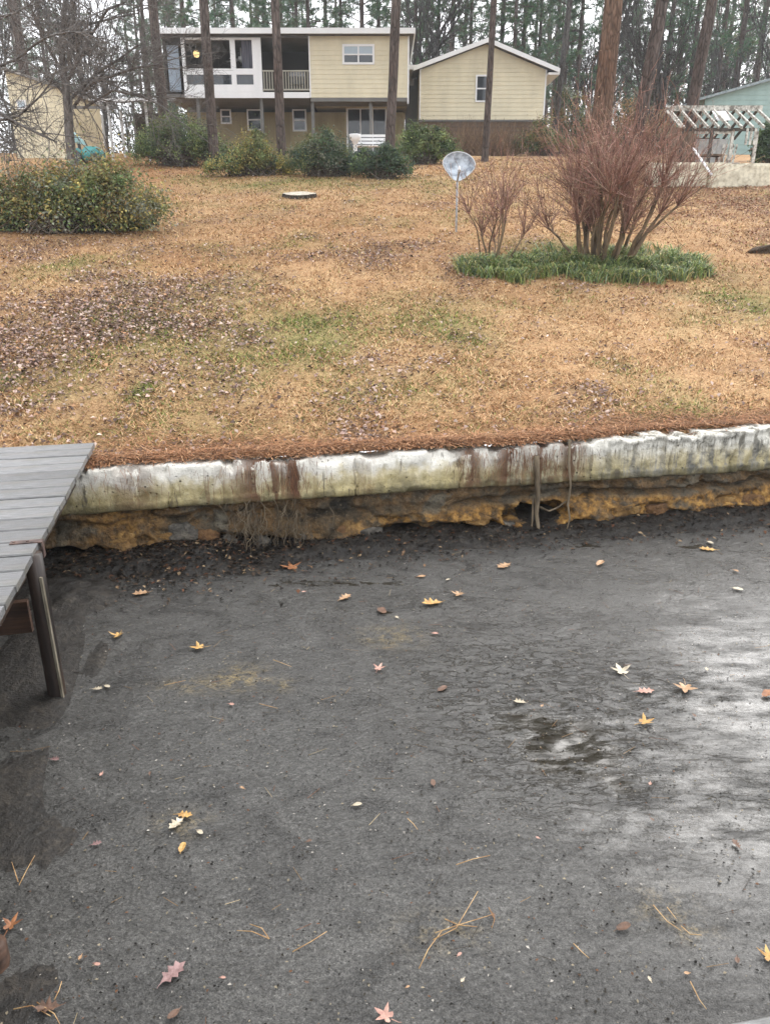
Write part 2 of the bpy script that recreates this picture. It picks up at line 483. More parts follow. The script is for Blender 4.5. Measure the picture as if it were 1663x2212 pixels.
shore = sstep(-0.9, -0.1, s2)
Z = WATER_Z + ripm * ((vn(X * 9.0 + Y * 2.0, Y * 26, 61) - 0.5) * 0.018 + (vn(X * 15, Y * 48, 62) - 0.5) * 0.007) \
    + (fbm(X * 7, Y * 10, 63, 3) - 0.5) * 0.006 + (fbm(X * 1.3, Y * 1.3, 64, 2) - 0.5) * 0.01
water = fast('water', np.stack([X, Y, Z], 1), f, WATER, smooth=True, attrs={'open': openm, 'scum': scum, 'wet': wetm, 'crease': np.clip(ripm * 0.9 + wblob([(1200, 1450, 520, 220, .6), (1500, 1750, 400, 200, .55), (700, 1300, 600, 60, .5)]), 0, 1)})
props(water, kind='structure')

# ---- mud bank at the foot of the wall, plus dock shade painted as mud
t = NT('mud_and_dock_shade')
co = t.co('Object')
a = t.noise(30, 5, 0.7, co); b = t.noise(6, 4, 0.6, co)
c = t.ramp(t.math('ADD', t.math('MULTIPLY', a, 0.6), t.math('MULTIPLY', b, 0.4)), [(0.35, (0.005, 0.0045, 0.004)), (0.52, (0.018, 0.015, 0.012)), (0.68, (0.06, 0.05, 0.038))])  # mud colour, taken near black to carry the dock's shade as well
MUD_DOCK_SHADE = t.done(c, t.rng(b, 0.3, 0.7, 0.35, 0.75), t.bump(a, 0.02), 0.4)
us = axis(-1.5, 7.0, 0.025, -60, 60, 1.2); ss = np.concatenate([np.linspace(-6, -1.2, 14), np.arange(-1.1, 0.75, 0.022)])
uu, s2, f = grid(us, ss)
X, Y = xy(uu, s2)
lump = fbm(uu * 2.2, s2 * 3.5, 71, 5)
prof = np.interp(s2, [-6, -1.1, -0.55, -0.15, 0.2, 0.8], [-1.6, -1.0, -0.85, -0.735, -0.68, -0.66])
left = sstep(2.2, 0.0, uu)
prof = np.maximum(prof, -0.90 + 0.135 * sstep(0.75, 0.0, uu + (fbm(uu * 0 + s2 * 1.3, s2 * 0.7, 74) - 0.5) * 0.5))  # bed raised along the dock: a dark strip imitating the dock's shade
Z = prof + (lump - 0.5) * (0.10 + 0.08 * left) + 0.05 * left * sstep(-0.8, -0.1, s2) + (fbm(uu * 14, s2 * 16, 72, 3) - 0.5) * 0.03
bed = fast('lake_bed', np.stack([X, Y, Z], 1), f, MUD_DOCK_SHADE, smooth=True)
props(bed, kind='structure')

# ================================================================== SEAWALL
t = NT('whitewashed_concrete')
co = t.co('Object'); x, y, z = t.xyz(co)
streak = t.noise(13, 5, 0.7, t.co('Object', (1, 1, 0.085)))
streak2 = t.noise(2.1, 4, 0.6, t.co('Object', (1, 1, 0.10)))
blot = t.noise(9, 5, 0.62, co); fine = t.noise(60, 4, 0.6, co)
zz = t.rng(z, -0.34, 0.0)
white = t.ramp(t.math('ADD', zz, t.math('MULTIPLY', t.math('SUBTRACT', blot, 0.5), 0.9)), [(0.05, (0.16, 0.135, 0.06)), (0.3, (0.42, 0.35, 0.17)), (0.52, (0.62, 0.54, 0.35)), (0.78, (0.80, 0.77, 0.69))])
grey = t.ramp(blot, [(0.35, (0.11, 0.105, 0.09)), (0.62, (0.32, 0.30, 0.25))])
worn = t.attr('worn')
c = t.mix(t.math('MULTIPLY', worn, t.rng(t.math('ADD', streak, t.math('MULTIPLY', blot, 0.4)), 0.62, 0.78, 1.0, 0.25)), white, grey)
c = t.mix(t.math('MULTIPLY', t.rng(streak, 0.565, 0.62), t.rng(streak2, 0.42, 0.56, 0.1, 0.95)), c, (0.085, 0.072, 0.052))
drk = t.noise(3.3, 5, 0.6, t.co('Object', (1, 1, 0.3)))
c = t.mix(t.rng(drk, 0.56, 0.68, 0, 0.6), c, (0.16, 0.14, 0.10))
rust = t.math('MULTIPLY', t.attr('rust'), t.rng(streak, 0.42, 0.49))
c = t.mix(rust, c, (0.115, 0.058, 0.034))
c = t.mix(t.rng(fine, 0.64, 0.74), c, (0.06, 0.055, 0.04))
c = t.mix(t.math('MULTIPLY', t.rng(z, -0.28, -0.36), 0.8), c, t.ramp(blot, [(0.3, (0.045, 0.04, 0.018)), (0.7, (0.17, 0.135, 0.06))]))
pit = t.voro(17, co); pitm = t.math('MULTIPLY', t.rng(pit, 0.17, 0.08), t.rng(t.noise(4, 3, 0.6, co), 0.48, 0.6))
c = t.mix(t.math('MULTIPLY', pitm, 0.8), c, (0.05, 0.042, 0.03))
CAP = t.done(c, 0.88, t.bump(t.math('SUBTRACT', t.math('ADD', blot, t.math('MULTIPLY', fine, 0.5)), pitm), 0.016), 0.25)

t = NT('stained_footing')
co = t.co('Object'); x, y, z = t.xyz(co)
a = t.noise(3.2, 5, 0.6, co); b = t.noise(14, 5, 0.65, co); d = t.noise(1.5, 3, 0.5, t.co('Object', (1, 1, 1), (0, 0, 1)))
c = t.ramp(a, [(0.30, (0.028, 0.025, 0.02)), (0.42, (0.085, 0.064, 0.04)), (0.52, (0.155, 0.095, 0.045)), (0.58, (0.10, 0.082, 0.058)), (0.72, (0.16, 0.145, 0.11))])
fl = t.noise(48, 4, 0.7, co); c = t.mix(t.rng(fl, 0.56, 0.66, 0, 0.8), c, (0.03, 0.026, 0.019)); c = t.mix(t.rng(fl, 0.42, 0.34, 0, 0.6), c, (0.27, 0.21, 0.13))
big2 = t.noise(5, 4, 0.6, co)
c = t.mix(t.math('MULTIPLY', t.attr('ochre'), t.math('MULTIPLY', t.rng(b, 0.36, 0.55), t.rng(big2, 0.36, 0.50))), c, t.ramp(b, [(0.35, (0.17, 0.085, 0.025)), (0.5, (0.30, 0.155, 0.042)), (0.72, (0.42, 0.255, 0.085))]))
c = t.mix(0.65, c, t.ramp(b, [(0.3, 0.45), (0.7, 1.35)]), 'MULTIPLY')
FOOT = t.done(c, 0.85, t.bump(t.math('ADD', b, t.math('MULTIPLY', fl, 0.5)), 0.04), 0.25)

wallT = thing('seawall', 'long low seawall with whitewashed concrete cap on a crumbling ochre footing', 'seawall', (W0[0], W0[1], 0))
us = axis(-0.6, 6.6, 0.014, -40, 40, 1.15)
prof = [(0.06, -0.342), (0.006, -0.340), (-0.004, -0.332), (-0.006, -0.315), (-0.006, -0.29), (-0.005, -0.272), (0.004, -0.264), (0.005, -0.24), (0.005, -0.21), (0.005, -0.18), (0.006, -0.15), (0.006, -0.12), (0.007, -0.09), (0.007, -0.065),
        (0.008, -0.045), (0.010, -0.030), (0.012, -0.016), (0.018, -0.006), (0.028, -0.001), (0.045, 0.001), (0.07, 0.002), (0.10, 0.002), (0.14, 0.002), (0.19, 0.0), (0.24, -0.004), (0.26, -0.03), (0.26, -0.2)]
np_ = len(prof)
uu = np.repeat(us, np_); pv = np.tile([p[0] for p in prof], len(us)); pz = np.tile([p[1] for p in prof], len(us))
topw = (vn(us * 1.1, us * 0, 81) - 0.5) * 0.03 + (vn(us * 6, us * 0, 82) - 0.5) * 0.03 - 0.03 * sstep(0.62, 0.75, vn(us * 9, us * 0, 87)) + 0.035 * sstep(4.2, 4.9, us) - 0.02 * np.exp(-((us - 3.3) / 0.35) ** 2)
botw = (vn(us * 1.3, us * 0 + 5, 83) - 0.5) * 0.03 + (vn(us * 7, us * 0 + 5, 84) - 0.5) * 0.012 - 0.02 * sstep(3.0, 5.0, us)
k = (pz + 0.34) / 0.34
zz = pz + np.repeat(topw, np_) * np.clip(k, 0, 1) + np.repeat(botw, np_) * np.clip(1 - k, 0, 1)
bulge = (fbm(uu * 2.5, zz * 3, 85, 4) - 0.5) * 0.016 + (fbm(uu * 14, zz * 16, 86, 4) - 0.5) * 0.022
bulge += 0.05 * sstep(0.60, 0.74, vn(uu * 4.5, uu * 0 + 2, 88)) * sstep(-0.07, -0.01, pz) + 0.03 * sstep(0.58, 0.75, vn(uu * 7, zz * 9, 89)) * sstep(0.5, 0.7, vn(uu * 1.4, zz * 0, 90))
for cu in (0.62, 2.12, 3.02, 4.33, 5.6):
    bulge += 0.030 * np.exp(-((uu - cu - 0.02 * np.sin(zz * 25)) / 0.007) ** 2)
bulge += np.where((uu > 2.35) & (uu < 3.3), 0.03 * sstep(0.45, 0.7, vn(uu * 9, uu * 0, 87)) * k, 0)
ledge = np.where(uu > 4.35, -0.02 * sstep(-0.05, -0.02, pz), 0)
X, Y = xy(uu, pv + bulge + ledge)
i = (np.arange(np_ - 1)[None, :] + (np.arange(len(us) - 1) * np_)[:, None])
f = np.stack([i, i + np_, i + np_ + 1, i + 1], -1).reshape(-1, 4)
rustm = np.zeros(len(us))
for cu, w, a in [(1.35, 0.25, 1), (1.62, 0.12, 1), (0.35, 0.2, .55), (3.10, 0.10, .9), (3.45, 0.16, 1), (3.75, 0.12, .9), (4.0, 0.12, .9), (0.9, 0.08, .6), (2.2, .1, .4)]:
    rustm = np.maximum(rustm, a * np.exp(-((us - cu) / w) ** 2))
wornm = np.clip(0.25 + 0.75 * sstep(4.0, 4.7, us) + 0.3 * np.exp(-((us - 3.6) / 0.5) ** 2), 0, 1)
fast('concrete_cap', np.stack([X, Y, zz], 1), f, CAP, wallT, smooth=False, attrs={'rust': np.repeat(rustm, np_), 'worn': np.repeat(wornm, np_)})

# footing: a rough broken face with a cavity, a long crack and a hole by the dock
us2 = axis(-0.6, 6.6, 0.016, -40, 40, 1.15); zs = np.arange(-0.30, -1.25, -0.016)
uu, zz = np.meshgrid(us2, zs); uu = uu.ravel(); zz = zz.ravel()
depth = 0.04 + (fbm(uu * 2.0, zz * 3.0, 91, 5) - 0.5) * 0.07 + (fbm(uu * 8, zz * 10, 92, 5) - 0.5) * 0.085 + (fbm(uu * 30, zz * 34, 90, 2) - 0.5) * 0.022
depth += -0.05 * sstep(-0.45, -0.75, zz)
thr = -0.675 + (vn(uu * 1.7, uu * 0, 97) - 0.5) * 0.16 + (vn(uu * 6, uu * 0, 98) - 0.5) * 0.08
depth += 0.10 * sstep(thr, thr - 0.05, zz)
depth += 0.045 * sstep(0.52, 0.60, fbm(uu * 4, zz * 7, 99, 4))
crack = -0.475 + 0.03 * np.sin(uu * 2.1) + (vn(uu * 4, uu * 0, 93) - 0.5) * 0.07
depth += 0.10 * np.exp(-((zz - crack) / 0.022) ** 2) * sstep(2.7, 3.3, uu) + 0.05 * np.exp(-((zz - crack - 0.02) / 0.03) ** 2) * sstep(2.9, 1.6, uu)
def hole(px, py, wu, wz, dp):
    p = atY(px, py, 6.1); r = ray(px, py)
    t0 = ((W0[0] * V[0] + W0[1] * V[1]) + 0.05) / (r[0] * V[0] + r[1] * V[1]); p = r * t0
    cu = su(p[0], p[1])[0]; cz = EYE + p[2]
    return dp * np.clip(1.25 * (1 - np.sqrt(((uu - cu) / wu) ** 2 + ((zz - cz) / wz) ** 2) + (vn(uu * 9, zz * 9, 94) - 0.5) * 0.5), 0, 1) ** 0.6
for h in [(1168, 1108, 0.34, 0.10, 0.50), (1268, 1072, 0.07, 0.03, 0.15), (150, 1215, 0.42, 0.14, 0.35), (515, 1190, 0.10, 0.10, 0.2), (390, 1190, .16, .05, .2), (880, 1150, .12, .05, .15)]:
    depth += hole(*h)
X, Y = xy(uu, depth)
nx = len(us2); i = np.arange(nx - 1)[None, :] + (np.arange(len(zs) - 1) * nx)[:, None]
f = np.stack([i, i + nx, i + nx + 1, i + 1], -1).reshape(-1, 4)
och = np.clip(sstep(crack - 0.02, crack - 0.08, zz) * sstep(1.9, 3.2, uu) * 0.95 + 0.7 * np.exp(-((uu - 0.25) / 0.35) ** 2) + 0.5 * sstep(1.4, 2.2, uu) * sstep(-0.48, -0.6, zz) + (fbm(uu * 3, zz * 4, 95) - 0.5) * 0.7, 0, 1)
fast('footing', np.stack([X, Y, zz], 1), f, FOOT, wallT, smooth=False, attrs={'ochre': och})

# rocks bedded in the footing
def rock_mesh(seed, n1=10, n2=14):
    r = random.Random(seed); mb = MB(); vs_ = []
    for i in range(n1 + 1):
        th = math.pi * i / n1
        for j in range(n2):
            ph = 2 * math.pi * j / n2
            d = (math.sin(th) * math.cos(ph), math.sin(th) * math.sin(ph), math.cos(th))
            q = 1 + 0.8 * (float(vn(d[0] * 1.6 + 3, d[1] * 1.4 + d[2] * 1.9, seed)) - 0.5) + 0.35 * (float(vn(d[0] * 4 + d[1] * 3, d[2] * 4, seed + 5)) - 0.5)
            vs_.append((math.copysign(abs(d[0]) ** 0.8, d[0]) * q, math.copysign(abs(d[1]) ** 0.8, d[1]) * q, math.copysign(abs(d[2]) ** 0.8, d[2]) * q))
    fs = [(i * n2 + j, (i + 1) * n2 + j, (i + 1) * n2 + (j + 1) % n2, i * n2 + (j + 1) % n2) for i in range(n1) for j in range(n2)]
    me = bpy.data.meshes.new('stone'); me.from_pydata(vs_, [], fs)
    me.polygons.foreach_set('use_smooth', [True] * len(fs)); me.update(); return me
def m_rock(name, c1, c2, c3):
    t = NT(name); co = t.co('Object'); gn = t.n('ShaderNodeNewGeometry')
    wc = t.n('ShaderNodeMapping'); t.l(gn.outputs['Position'], wc.inputs[0])
    a = t.noise(9, 5, 0.65, wc.outputs[0]); b = t.noise(45, 4, 0.6, wc.outputs[0])
    c = t.ramp(a, [(0.3, c1), (0.5, c2), (0.7, c3)])
    c = t.mix(0.6, c, t.ramp(b, [(0.3, 0.5), (0.7, 1.3)]), 'MULTIPLY')
    return t.done(c, 0.85, t.bump(t.math('ADD', a, b), 0.02), 0.25)
RK_OCHRE = m_rock('ochre_rock', (0.07, 0.04, 0.018), (0.22, 0.125, 0.045), (0.36, 0.23, 0.09))
RK_RUST = m_rock('rust_rock', (0.05, 0.03, 0.018), (0.14, 0.075, 0.035), (0.24, 0.135, 0.06))
RK_GREY = m_rock('grey_rock', (0.03, 0.028, 0.024), (0.11, 0.10, 0.085), (0.22, 0.19, 0.15))
rmesh = [rock_mesh(s) for s in range(4)]
# (px, py, half-width px, half-height px, kind)
ROCKS = [(260, 1185, 55, 40, 0), (360, 1178, 48, 34, 0), (395, 1155, 42, 30, 2), (450, 1160, 36, 26, 1), (495, 1185, 26, 30, 2), (730, 1160, 36, 26, 1), (660, 1175, 32, 28, 2), (800, 1150, 40, 18, 2), (1030, 1120, 40, 14, 0), (1280, 1110, 45, 24, 0), (1350, 1105, 42, 22, 0), (1420, 1098, 44, 20, 1), (1490, 1095, 42, 20, 0), (1560, 1088, 46, 20, 0), (1625, 1085, 46, 20, 1), (1100, 1140, 24, 24, 2), (570, 1185, 24, 34, 2)]
for q, (px, py, rx, rz_, kd) in enumerate(ROCKS):
    r = ray(px, py); t0 = ((W0[0] * V[0] + W0[1] * V[1]) + 0.055) / (r[0] * V[0] + r[1] * V[1]); p = r * t0
    o = link('stone', rmesh[q % 4].copy() if False else rmesh[q % 4], None, wallT)
    o.location = (p[0] - W0[0], p[1] - W0[1], EYE + p[2]); o.scale = (rx * t0 * .8, 0.055, rz_ * t0 * .8)
    o.rotation_euler = (random.uniform(-.15, .15), random.uniform(-.25, .25), WA)
    if len(o.data.materials) == 0: o.data.materials.append(RK_OCHRE)
    o.material_slots[0].link = 'OBJECT'; o.material_slots[0].material = (RK_OCHRE, RK_RUST, RK_GREY)[kd]

# roots and vine stems hanging down the wall
ROOTM = m_noise('root_bark', (0.055, 0.04, 0.026), (0.19, 0.15, 0.10), 12, 0.9, 0.006, stretch=(1, 1, 0.25))
def onwall(px, py, off):
    r = ray(px, py); t0 = ((W0[0] * V[0] + W0[1] * V[1]) + off) / (r[0] * V[0] + r[1] * V[1]); p = r * t0
    return Vector((p[0], p[1], EYE + p[2]))
def root(label, pts, rad, offs, group=None):
    P = [onwall(px, py, o) for (px, py), o in zip(pts, offs)]
    o = MB().tube(P, [rad * (1 - 0.5 * i / (len(P) - 1)) for i in range(len(P))], 7).build('hanging_root', ROOTM, None, True)
    props(o, label, 'root', group); return o
root('thickest grey root hanging past the cavity in the seawall', [(1158, 985), (1160, 1030), (1161, 1075), (1158, 1110), (1163, 1145), (1168, 1175)], 0.026, [-.03, -.03, -.05, -.06, -.08, -.16])
root('thin root just left of the thickest one at the cavity', [(1152, 1075), (1150, 1110), (1148, 1140), (1152, 1160)], 0.012, [0.0, -.05, -.06, -.10])
root('slender vine root right of the cavity in the seawall', [(1230, 950), (1228, 1000), (1232, 1050), (1226, 1090), (1230, 1120), (1222, 1150)], 0.013, [-.02, -.035, -.035, -.06, -.07, -.12])
root('pale root looping across the cavity mouth', [(1165, 1095), (1185, 1104), (1205, 1096), (1222, 1082)], 0.012, [-.03, .0, .0, .0])
rr = random.Random(3)
seg0, seg1, ra, rb = [], [], [], []
for q in range(85):
    px = rr.choice([rr.gauss(590, 40), rr.gauss(540, 25), rr.gauss(640, 20)]); py = rr.uniform(1075, 1150)
    n = rr.randint(3, 6); off = rr.uniform(-0.07, 0.01); P = onwall(px, py, off); rad = rr.uniform(0.0018, 0.005)
    for j in range(n):
        px += rr.gauss(0, 7); py += rr.uniform(6, 18); off -= rr.uniform(-0.012, 0.02); Q = onwall(px, min(py, 1215), off)
        seg0.append(P); seg1.append(Q); ra.append(rad); rb.append(rad * .85); P = Q; rad *= 0.85
v, f = tubes(seg0, seg1, ra, rb, 5)
o = fast('root_mat', v, f, ROOTM); props(o, 'shaggy mat of fine brown roots hanging from the seawall', 'roots', kind='stuff')

# ================================================================== DOCK
t = NT('weathered_planks')
oi = t.n('ShaderNodeObjectInfo')
gr = t.noise(16, 6, 0.65, t.co('Object', (0.55, 9, 6))); kn = t.noise(2.5, 3, 0.5, t.co('Object', (0.8, 3, 1)))
wetp = t.noise(0.9, 3, 0.5, t.co('Object'))
c = t.ramp(gr, [(0.3, (0.07, 0.07, 0.072)), (0.48, (0.17, 0.17, 0.172)), (0.56, (0.22, 0.22, 0.222)), (0.7, (0.36, 0.355, 0.35))])
alg = t.noise(3.2, 5, 0.65, t.co('Object'))
c = t.mix(t.rng(alg, 0.5, 0.7, 0, 0.55), c, (0.10, 0.105, 0.075))
c = t.mix(t.rng(kn, 0.5, 0.75, 0, 0.5), c, (0.20, 0.17, 0.135))
c = t.mix(1.0, c, t.ramp(oi.outputs['Random'], [(0, 0.62), (1, 1.0)]), 'MULTIPLY')
PLANK = t.done(c, t.rng(wetp, 0.35, 0.65, 0.28, 0.55), t.bump(gr, 0.004), 0.45)
WETWOOD = m_noise('dark_wet_timber', (0.010, 0.007, 0.006), (0.055, 0.033, 0.022), 9, 0.5, 0.006, 0.4, stretch=(1, 1, 0.15))
RUSTW = m_noise('red_brown_timber', (0.022, 0.012, 0.008), (0.085, 0.045, 0.028), 10, 0.6, 0.006, 0.3, stretch=(0.3, 1, 3))
STEEL = m_noise('galvanised_steel', (0.22, 0.23, 0.24), (0.45, 0.46, 0.47), 20, 0.45, 0.001, 0.5)
def world_us(u, s, z): X_, Y_ = xy(u, s); return (X_, Y_, z)
EU, ES = 0.042, 0.44                        # the dock's landward corner
dock = thing('wooden_dock', 'weathered grey plank dock running out from the seawall', 'dock', world_us(EU - 1.5, -3, WATER_Z))
pw, gap = 0.184, 0.013
nP = 40
def plank_mesh(L, w, h):
    mb = MB(); b = 0.006
    prof = [(-w / 2, -h), (w / 2, -h), (w / 2, -b), (w / 2 - b, 0), (-w / 2 + b, 0), (-w / 2, -b)]
    mb.prism([(0, y, z) for y, z in prof], (-L, 0, 0))
    me = bpy.data.meshes.new('plank'); me.from_pydata(mb.v, [], mb.f); me.update(); return me
pm = [plank_mesh(6.0, pw - 0.004 * (k % 2), 0.038) for k in range(4)]
r = random.Random(4)
for k in range(nP):
    s = ES - pw / 2 - k * (pw + gap)
    o = link('plank', pm[k % 4], PLANK, dock)
    p = Vector(world_us(EU + r.uniform(-0.004, 0.003), s + r.uniform(-.003, .003), DOCK_Z + r.uniform(-0.004, 0.004))) - ORG[dock.name]
    o.location = p; o.rotation_euler = (r.uniform(-.012, .012), r.uniform(-.002, .002), WA + r.uniform(-.003, .003))
for u0 in (EU - 0.13, EU - 1.0, EU - 2.0, EU - 3.0, EU - 4.2, EU - 5.6):
    MB().bar(world_us(u0, ES - 0.02, DOCK_Z - 0.135), world_us(u0, ES - nP * (pw + gap), DOCK_Z - 0.135), 0.045, 0.18).build('stringer', WETWOOD, dock)
def post(u, s, lean=(0, 0)):
    a = world_us(u, s, DOCK_Z - 0.02); b = (a[0] + lean[0], a[1] + lean[1], -1.5)
    pts = [tuple(a[i] + (b[i] - a[i]) * k / 6 for i in range(3)) for k in range(7)]
    po = MB().tube(pts, [0.05, 0.048, 0.05, 0.05, 0.052, 0.055, 0.055], 10).build('post', WETWOOD, dock, True); return po
ps = -1.86
po = post(EU - 0.015, ps, (0.02, -0.02))
ba = Vector(world_us(EU + 0.020, ps - 0.050, -0.02)); bb = Vector(world_us(EU + 0.034, ps - 0.055, -0.95))
MB().bar(ba, bb, 0.014, 0.014).build('batten', m_noise('pale_batten', (0.10, 0.085, 0.06), (0.36, 0.32, 0.25), 14, 0.7, 0.003, stretch=(1, 1, .2)), po)
post(EU - 1.5, ps); post(EU - 1.5, -4.4); post(EU - 2.85, ps); post(EU - 5.6, ps); post(EU - 5.6, -4.4)
MB().bar(world_us(EU - 0.10, ps + 0.075, -0.30), world_us(EU - 2.9, ps + 0.075, -0.34), 0.04, 0.19).build('cross_beam', RUSTW, dock)
cl = MB().box(-0.15, 0.012, -0.022, 0.022, 0.0, 0.006)
cl.box(0.0122, 0.018, -0.022, 0.022, -0.09, 0.006)
cl.tube([(-0.13, 0, .006), (-0.13, 0, .011)], .008, 8).tube([(-0.06, 0, .006), (-0.06, 0, .011)], .008, 8)
o = cl.build('post_bracket', m_noise('rusty_bracket', (0.03, 0.02, 0.018), (0.13, 0.085, 0.07), 20, 0.6, 0.002)); o.parent = dock
o.location = Vector(world_us(EU, ps + 0.12, DOCK_Z + 0.002)) - ORG[dock.name]; o.rotation_euler = (0, 0, WA)

# a short stake beside the dock and the walkway the picture was taken from
p = atZ(-6, 2085, WATER_Z)
st_ = thing('wooden_stake', 'brown timber stake standing in the water at the left edge', 'stake', p)
MB().tube([(p[0], p[1], -1.3), (p[0] - .005, p[1], -0.9), (p[0], p[1], WATER_Z + 0.10), (p[0], p[1], WATER_Z + 0.105)], [0.05, 0.05, 0.047, 0.03], 9).build('shaft', RUSTW, st_, True)
wk = thing('wooden_walkway', 'pale grey plank walkway corner at the bottom right', 'walkway', (1.5, 0.9, WATER_Z))
e0 = atZ(1554, 2212, DOCK_Z); e1 = atZ(1663, 2191, DOCK_Z); ang = math.atan2(e1[1] - e0[1], e1[0] - e0[0])
PALEPL = m_noise('pale_plank', (0.24, 0.24, 0.235), (0.42, 0.415, 0.40), 12, 0.7, 0.003, stretch=(0.5, 8, 5))
for k in range(9):
    o = link('plank', pm[k % 4], PALEPL, wk); off = -(pw / 2) - k * (pw + gap)
    bx = e0[0] + 4.5 * math.cos(ang) - off * 0 - math.sin(ang) * off; by = e0[1] + 4.5 * math.sin(ang) + math.cos(ang) * off
    o.location = Vector((bx, by, DOCK_Z)) - ORG[wk.name]; o.rotation_euler = (0, 0, ang)
for x_ in (0.9, 2.2, 3.5):
    MB().bar((x_, 1.05, DOCK_Z - 0.12), (x_, -0.6, DOCK_Z - 0.12), 0.045, 0.16).build('joist', WETWOOD, wk)
    MB().tube([(x_, 0.6, -1.5), (x_, 0.6, DOCK_Z - 0.05)], 0.07, 9).build('post', WETWOOD, wk, True)

# ================================================================== BUILDINGS
def m_paint(name, c, rough=0.6, dirt=0.25, spec=0.3):
    t = NT(name); co = t.co('Object'); n = t.noise(1.6, 5, 0.6, t.co('Object', (1, 1, 0.35))); f = t.noise(25, 3, 0.5, co)
    col = t.mix(1.0, c, t.ramp(n, [(0.3, 1 - dirt), (0.7, 1.0)]), 'MULTIPLY')
    return t.done(col, rough, t.bump(f, 0.002), spec)
SIDING = m_paint('cream_siding', (0.74, 0.67, 0.49), 0.55, 0.16)
TRIM = m_paint('white_trim', (0.83, 0.83, 0.83), 0.5, 0.1)
TANWALL = m_paint('tan_wall', (0.40, 0.33, 0.19), 0.75, 0.3)
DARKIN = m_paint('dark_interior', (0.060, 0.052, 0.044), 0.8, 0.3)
ROOFM = m_noise('grey_shingle', (0.07, 0.07, 0.072), (0.16, 0.155, 0.15), 30, 0.9, 0.006)
RAILM = m_paint('grey_beige_rail', (0.42, 0.40, 0.33), 0.6, 0.2)
GREYW = m_paint('grey_board', (0.20, 0.195, 0.185), 0.8, 0.3)
t = NT('window_glass'); GLASS = t.done((0.035, 0.042, 0.05), 0.04, None, 0.6)
t = NT('blind'); BLIND = t.done((0.42, 0.50, 0.56), 0.6, None, 0.3)

def fx(px, Y, py=150): return atY(px, py, Y)[0]
def fz(py, Y): return atY(831, py, Y)[2]

def siding(parent, Y, zc0, zc1, span, holes, course=0.19, m=None, mat_hole=None):
    """lapped boards on a wall in the plane Y; span(z)->(x0,x1); holes [(x0,x1,z0,z1)]"""
    z = zc0
    while z < zc1 - 0.01:
        z1 = min(z + course, zc1)
        cuts = sorted([(h[0], h[1]) for h in holes if h[2] < z1 - 0.01 and h[3] > z + 0.01])
        a0, b0 = span(z); a1, b1 = span(z1)
        pieces = []; xa0, xa1 = a0, a1
        for c0, c1 in cuts: pieces.append((xa0, xa1, c0, c0)); xa0 = xa1 = c1
        pieces.append((xa0, xa1, b0, b1))
        for p0, p1, q0, q1 in pieces:
            if q0 - p0 < 0.03: continue
            if q1 - p1 < 0.02: p1 = q1 = (p1 + q1) / 2; q1 += 0.01; p1 -= 0.01
            MB().hexa([(p0, Y - 0.028, z), (q0, Y - 0.028, z), (q0, Y, z), (p0, Y, z), (p1, Y - 0.008, z1 + 0.004), (q1, Y - 0.008, z1 + 0.004), (q1, Y, z1 + 0.004), (p1, Y, z1 + 0.004)]).build('siding_board', m or SIDING, parent)
        z = z1

def window(parent, x0, x1, z0, z1, Y, cols=1, rows=2, fw=0.07, blind=None, name='window'):
    """white framed window: frame with mullions, each pane a sub-part"""
    fr = MB()
    fr.box(x0, x1, Y - 0.06, Y, z0, z0 + fw); fr.box(x0, x1, Y - 0.06, Y, z1 - fw, z1)
    fr.box(x0, x0 + fw, Y - 0.058, Y, z0 + fw, z1 - fw); fr.box(x1 - fw, x1, Y - 0.058, Y, z0 + fw, z1 - fw)
    iw, ih = (x1 - x0 - 2 * fw), (z1 - z0 - 2 * fw); mw = 0.06
    for c in range(1, cols): xc = x0 + fw + iw * c / cols; fr.box(xc - mw / 2, xc + mw / 2, Y - 0.054, Y, z0 + fw, z1 - fw)
    for r_ in range(1, rows): zc = z0 + fw + ih * r_ / rows; fr.box(x0 + fw, x1 - fw, Y - 0.050, Y, zc - mw / 2, zc + mw / 2)
    w = fr.build(name, TRIM, parent)
    for c in range(cols):
        for r_ in range(rows):
            a = x0 + fw + iw * c / cols + (mw / 2 if c else 0); b = x0 + fw + iw * (c + 1) / cols - (mw / 2 if c < cols - 1 else 0)
            d = z0 + fw + ih * r_ / rows + (mw / 2 if r_ else 0); e = z0 + fw + ih * (r_ + 1) / rows - (mw / 2 if r_ < rows - 1 else 0)
            MB().box(a, b, Y - 0.028, Y - 0.02, d, e).build('pane', BLIND if (blind and r_ in blind) else GLASS, w)
    return w

# ---- main house: upper storey overhanging a recessed lower storey
HY = 40.0
X = lambda px: fx(px, HY); Zh = lambda py: fz(py, HY)
gz = float(lawn_z(X(700), HY + 1)) - 0.1
house = thing('two_storey_house', 'two storey cream house with glazed porch, balcony and flat white roof edge', 'house', (X(640), HY + 3, gz))
xl, xb, xs, xr = X(396), X(566), X(668), X(883)
zt, zb = Zh(78), Zh(211)
roof = MB().box(X(352), X(893), HY - 0.55, HY + 9, zt + 0.002, zt + 0.16).build('roof', ROOFM, house)
MB().box(X(352) - 0.03, X(893) + 0.03, HY - 0.60, HY - 0.552, zt - 0.02, zt + 0.20).build('fascia', TRIM, roof)
MB().box(X(893) + 0.002, X(893) + 0.05, HY - 0.548, HY + 9, zt - 0.02, zt + 0.20).build('side_fascia', TRIM, roof)
for px, w, h in ((1205 / 1.8514, 0.5, 0.35), (1370 / 1.8514, 0.6, 0.22)):
    MB().box(X(px) - w / 2, X(px) + w / 2, HY + 3, HY + 3.5, zt + 0.16, zt + 0.16 + h).build('roof_vent', GREYW, roof)
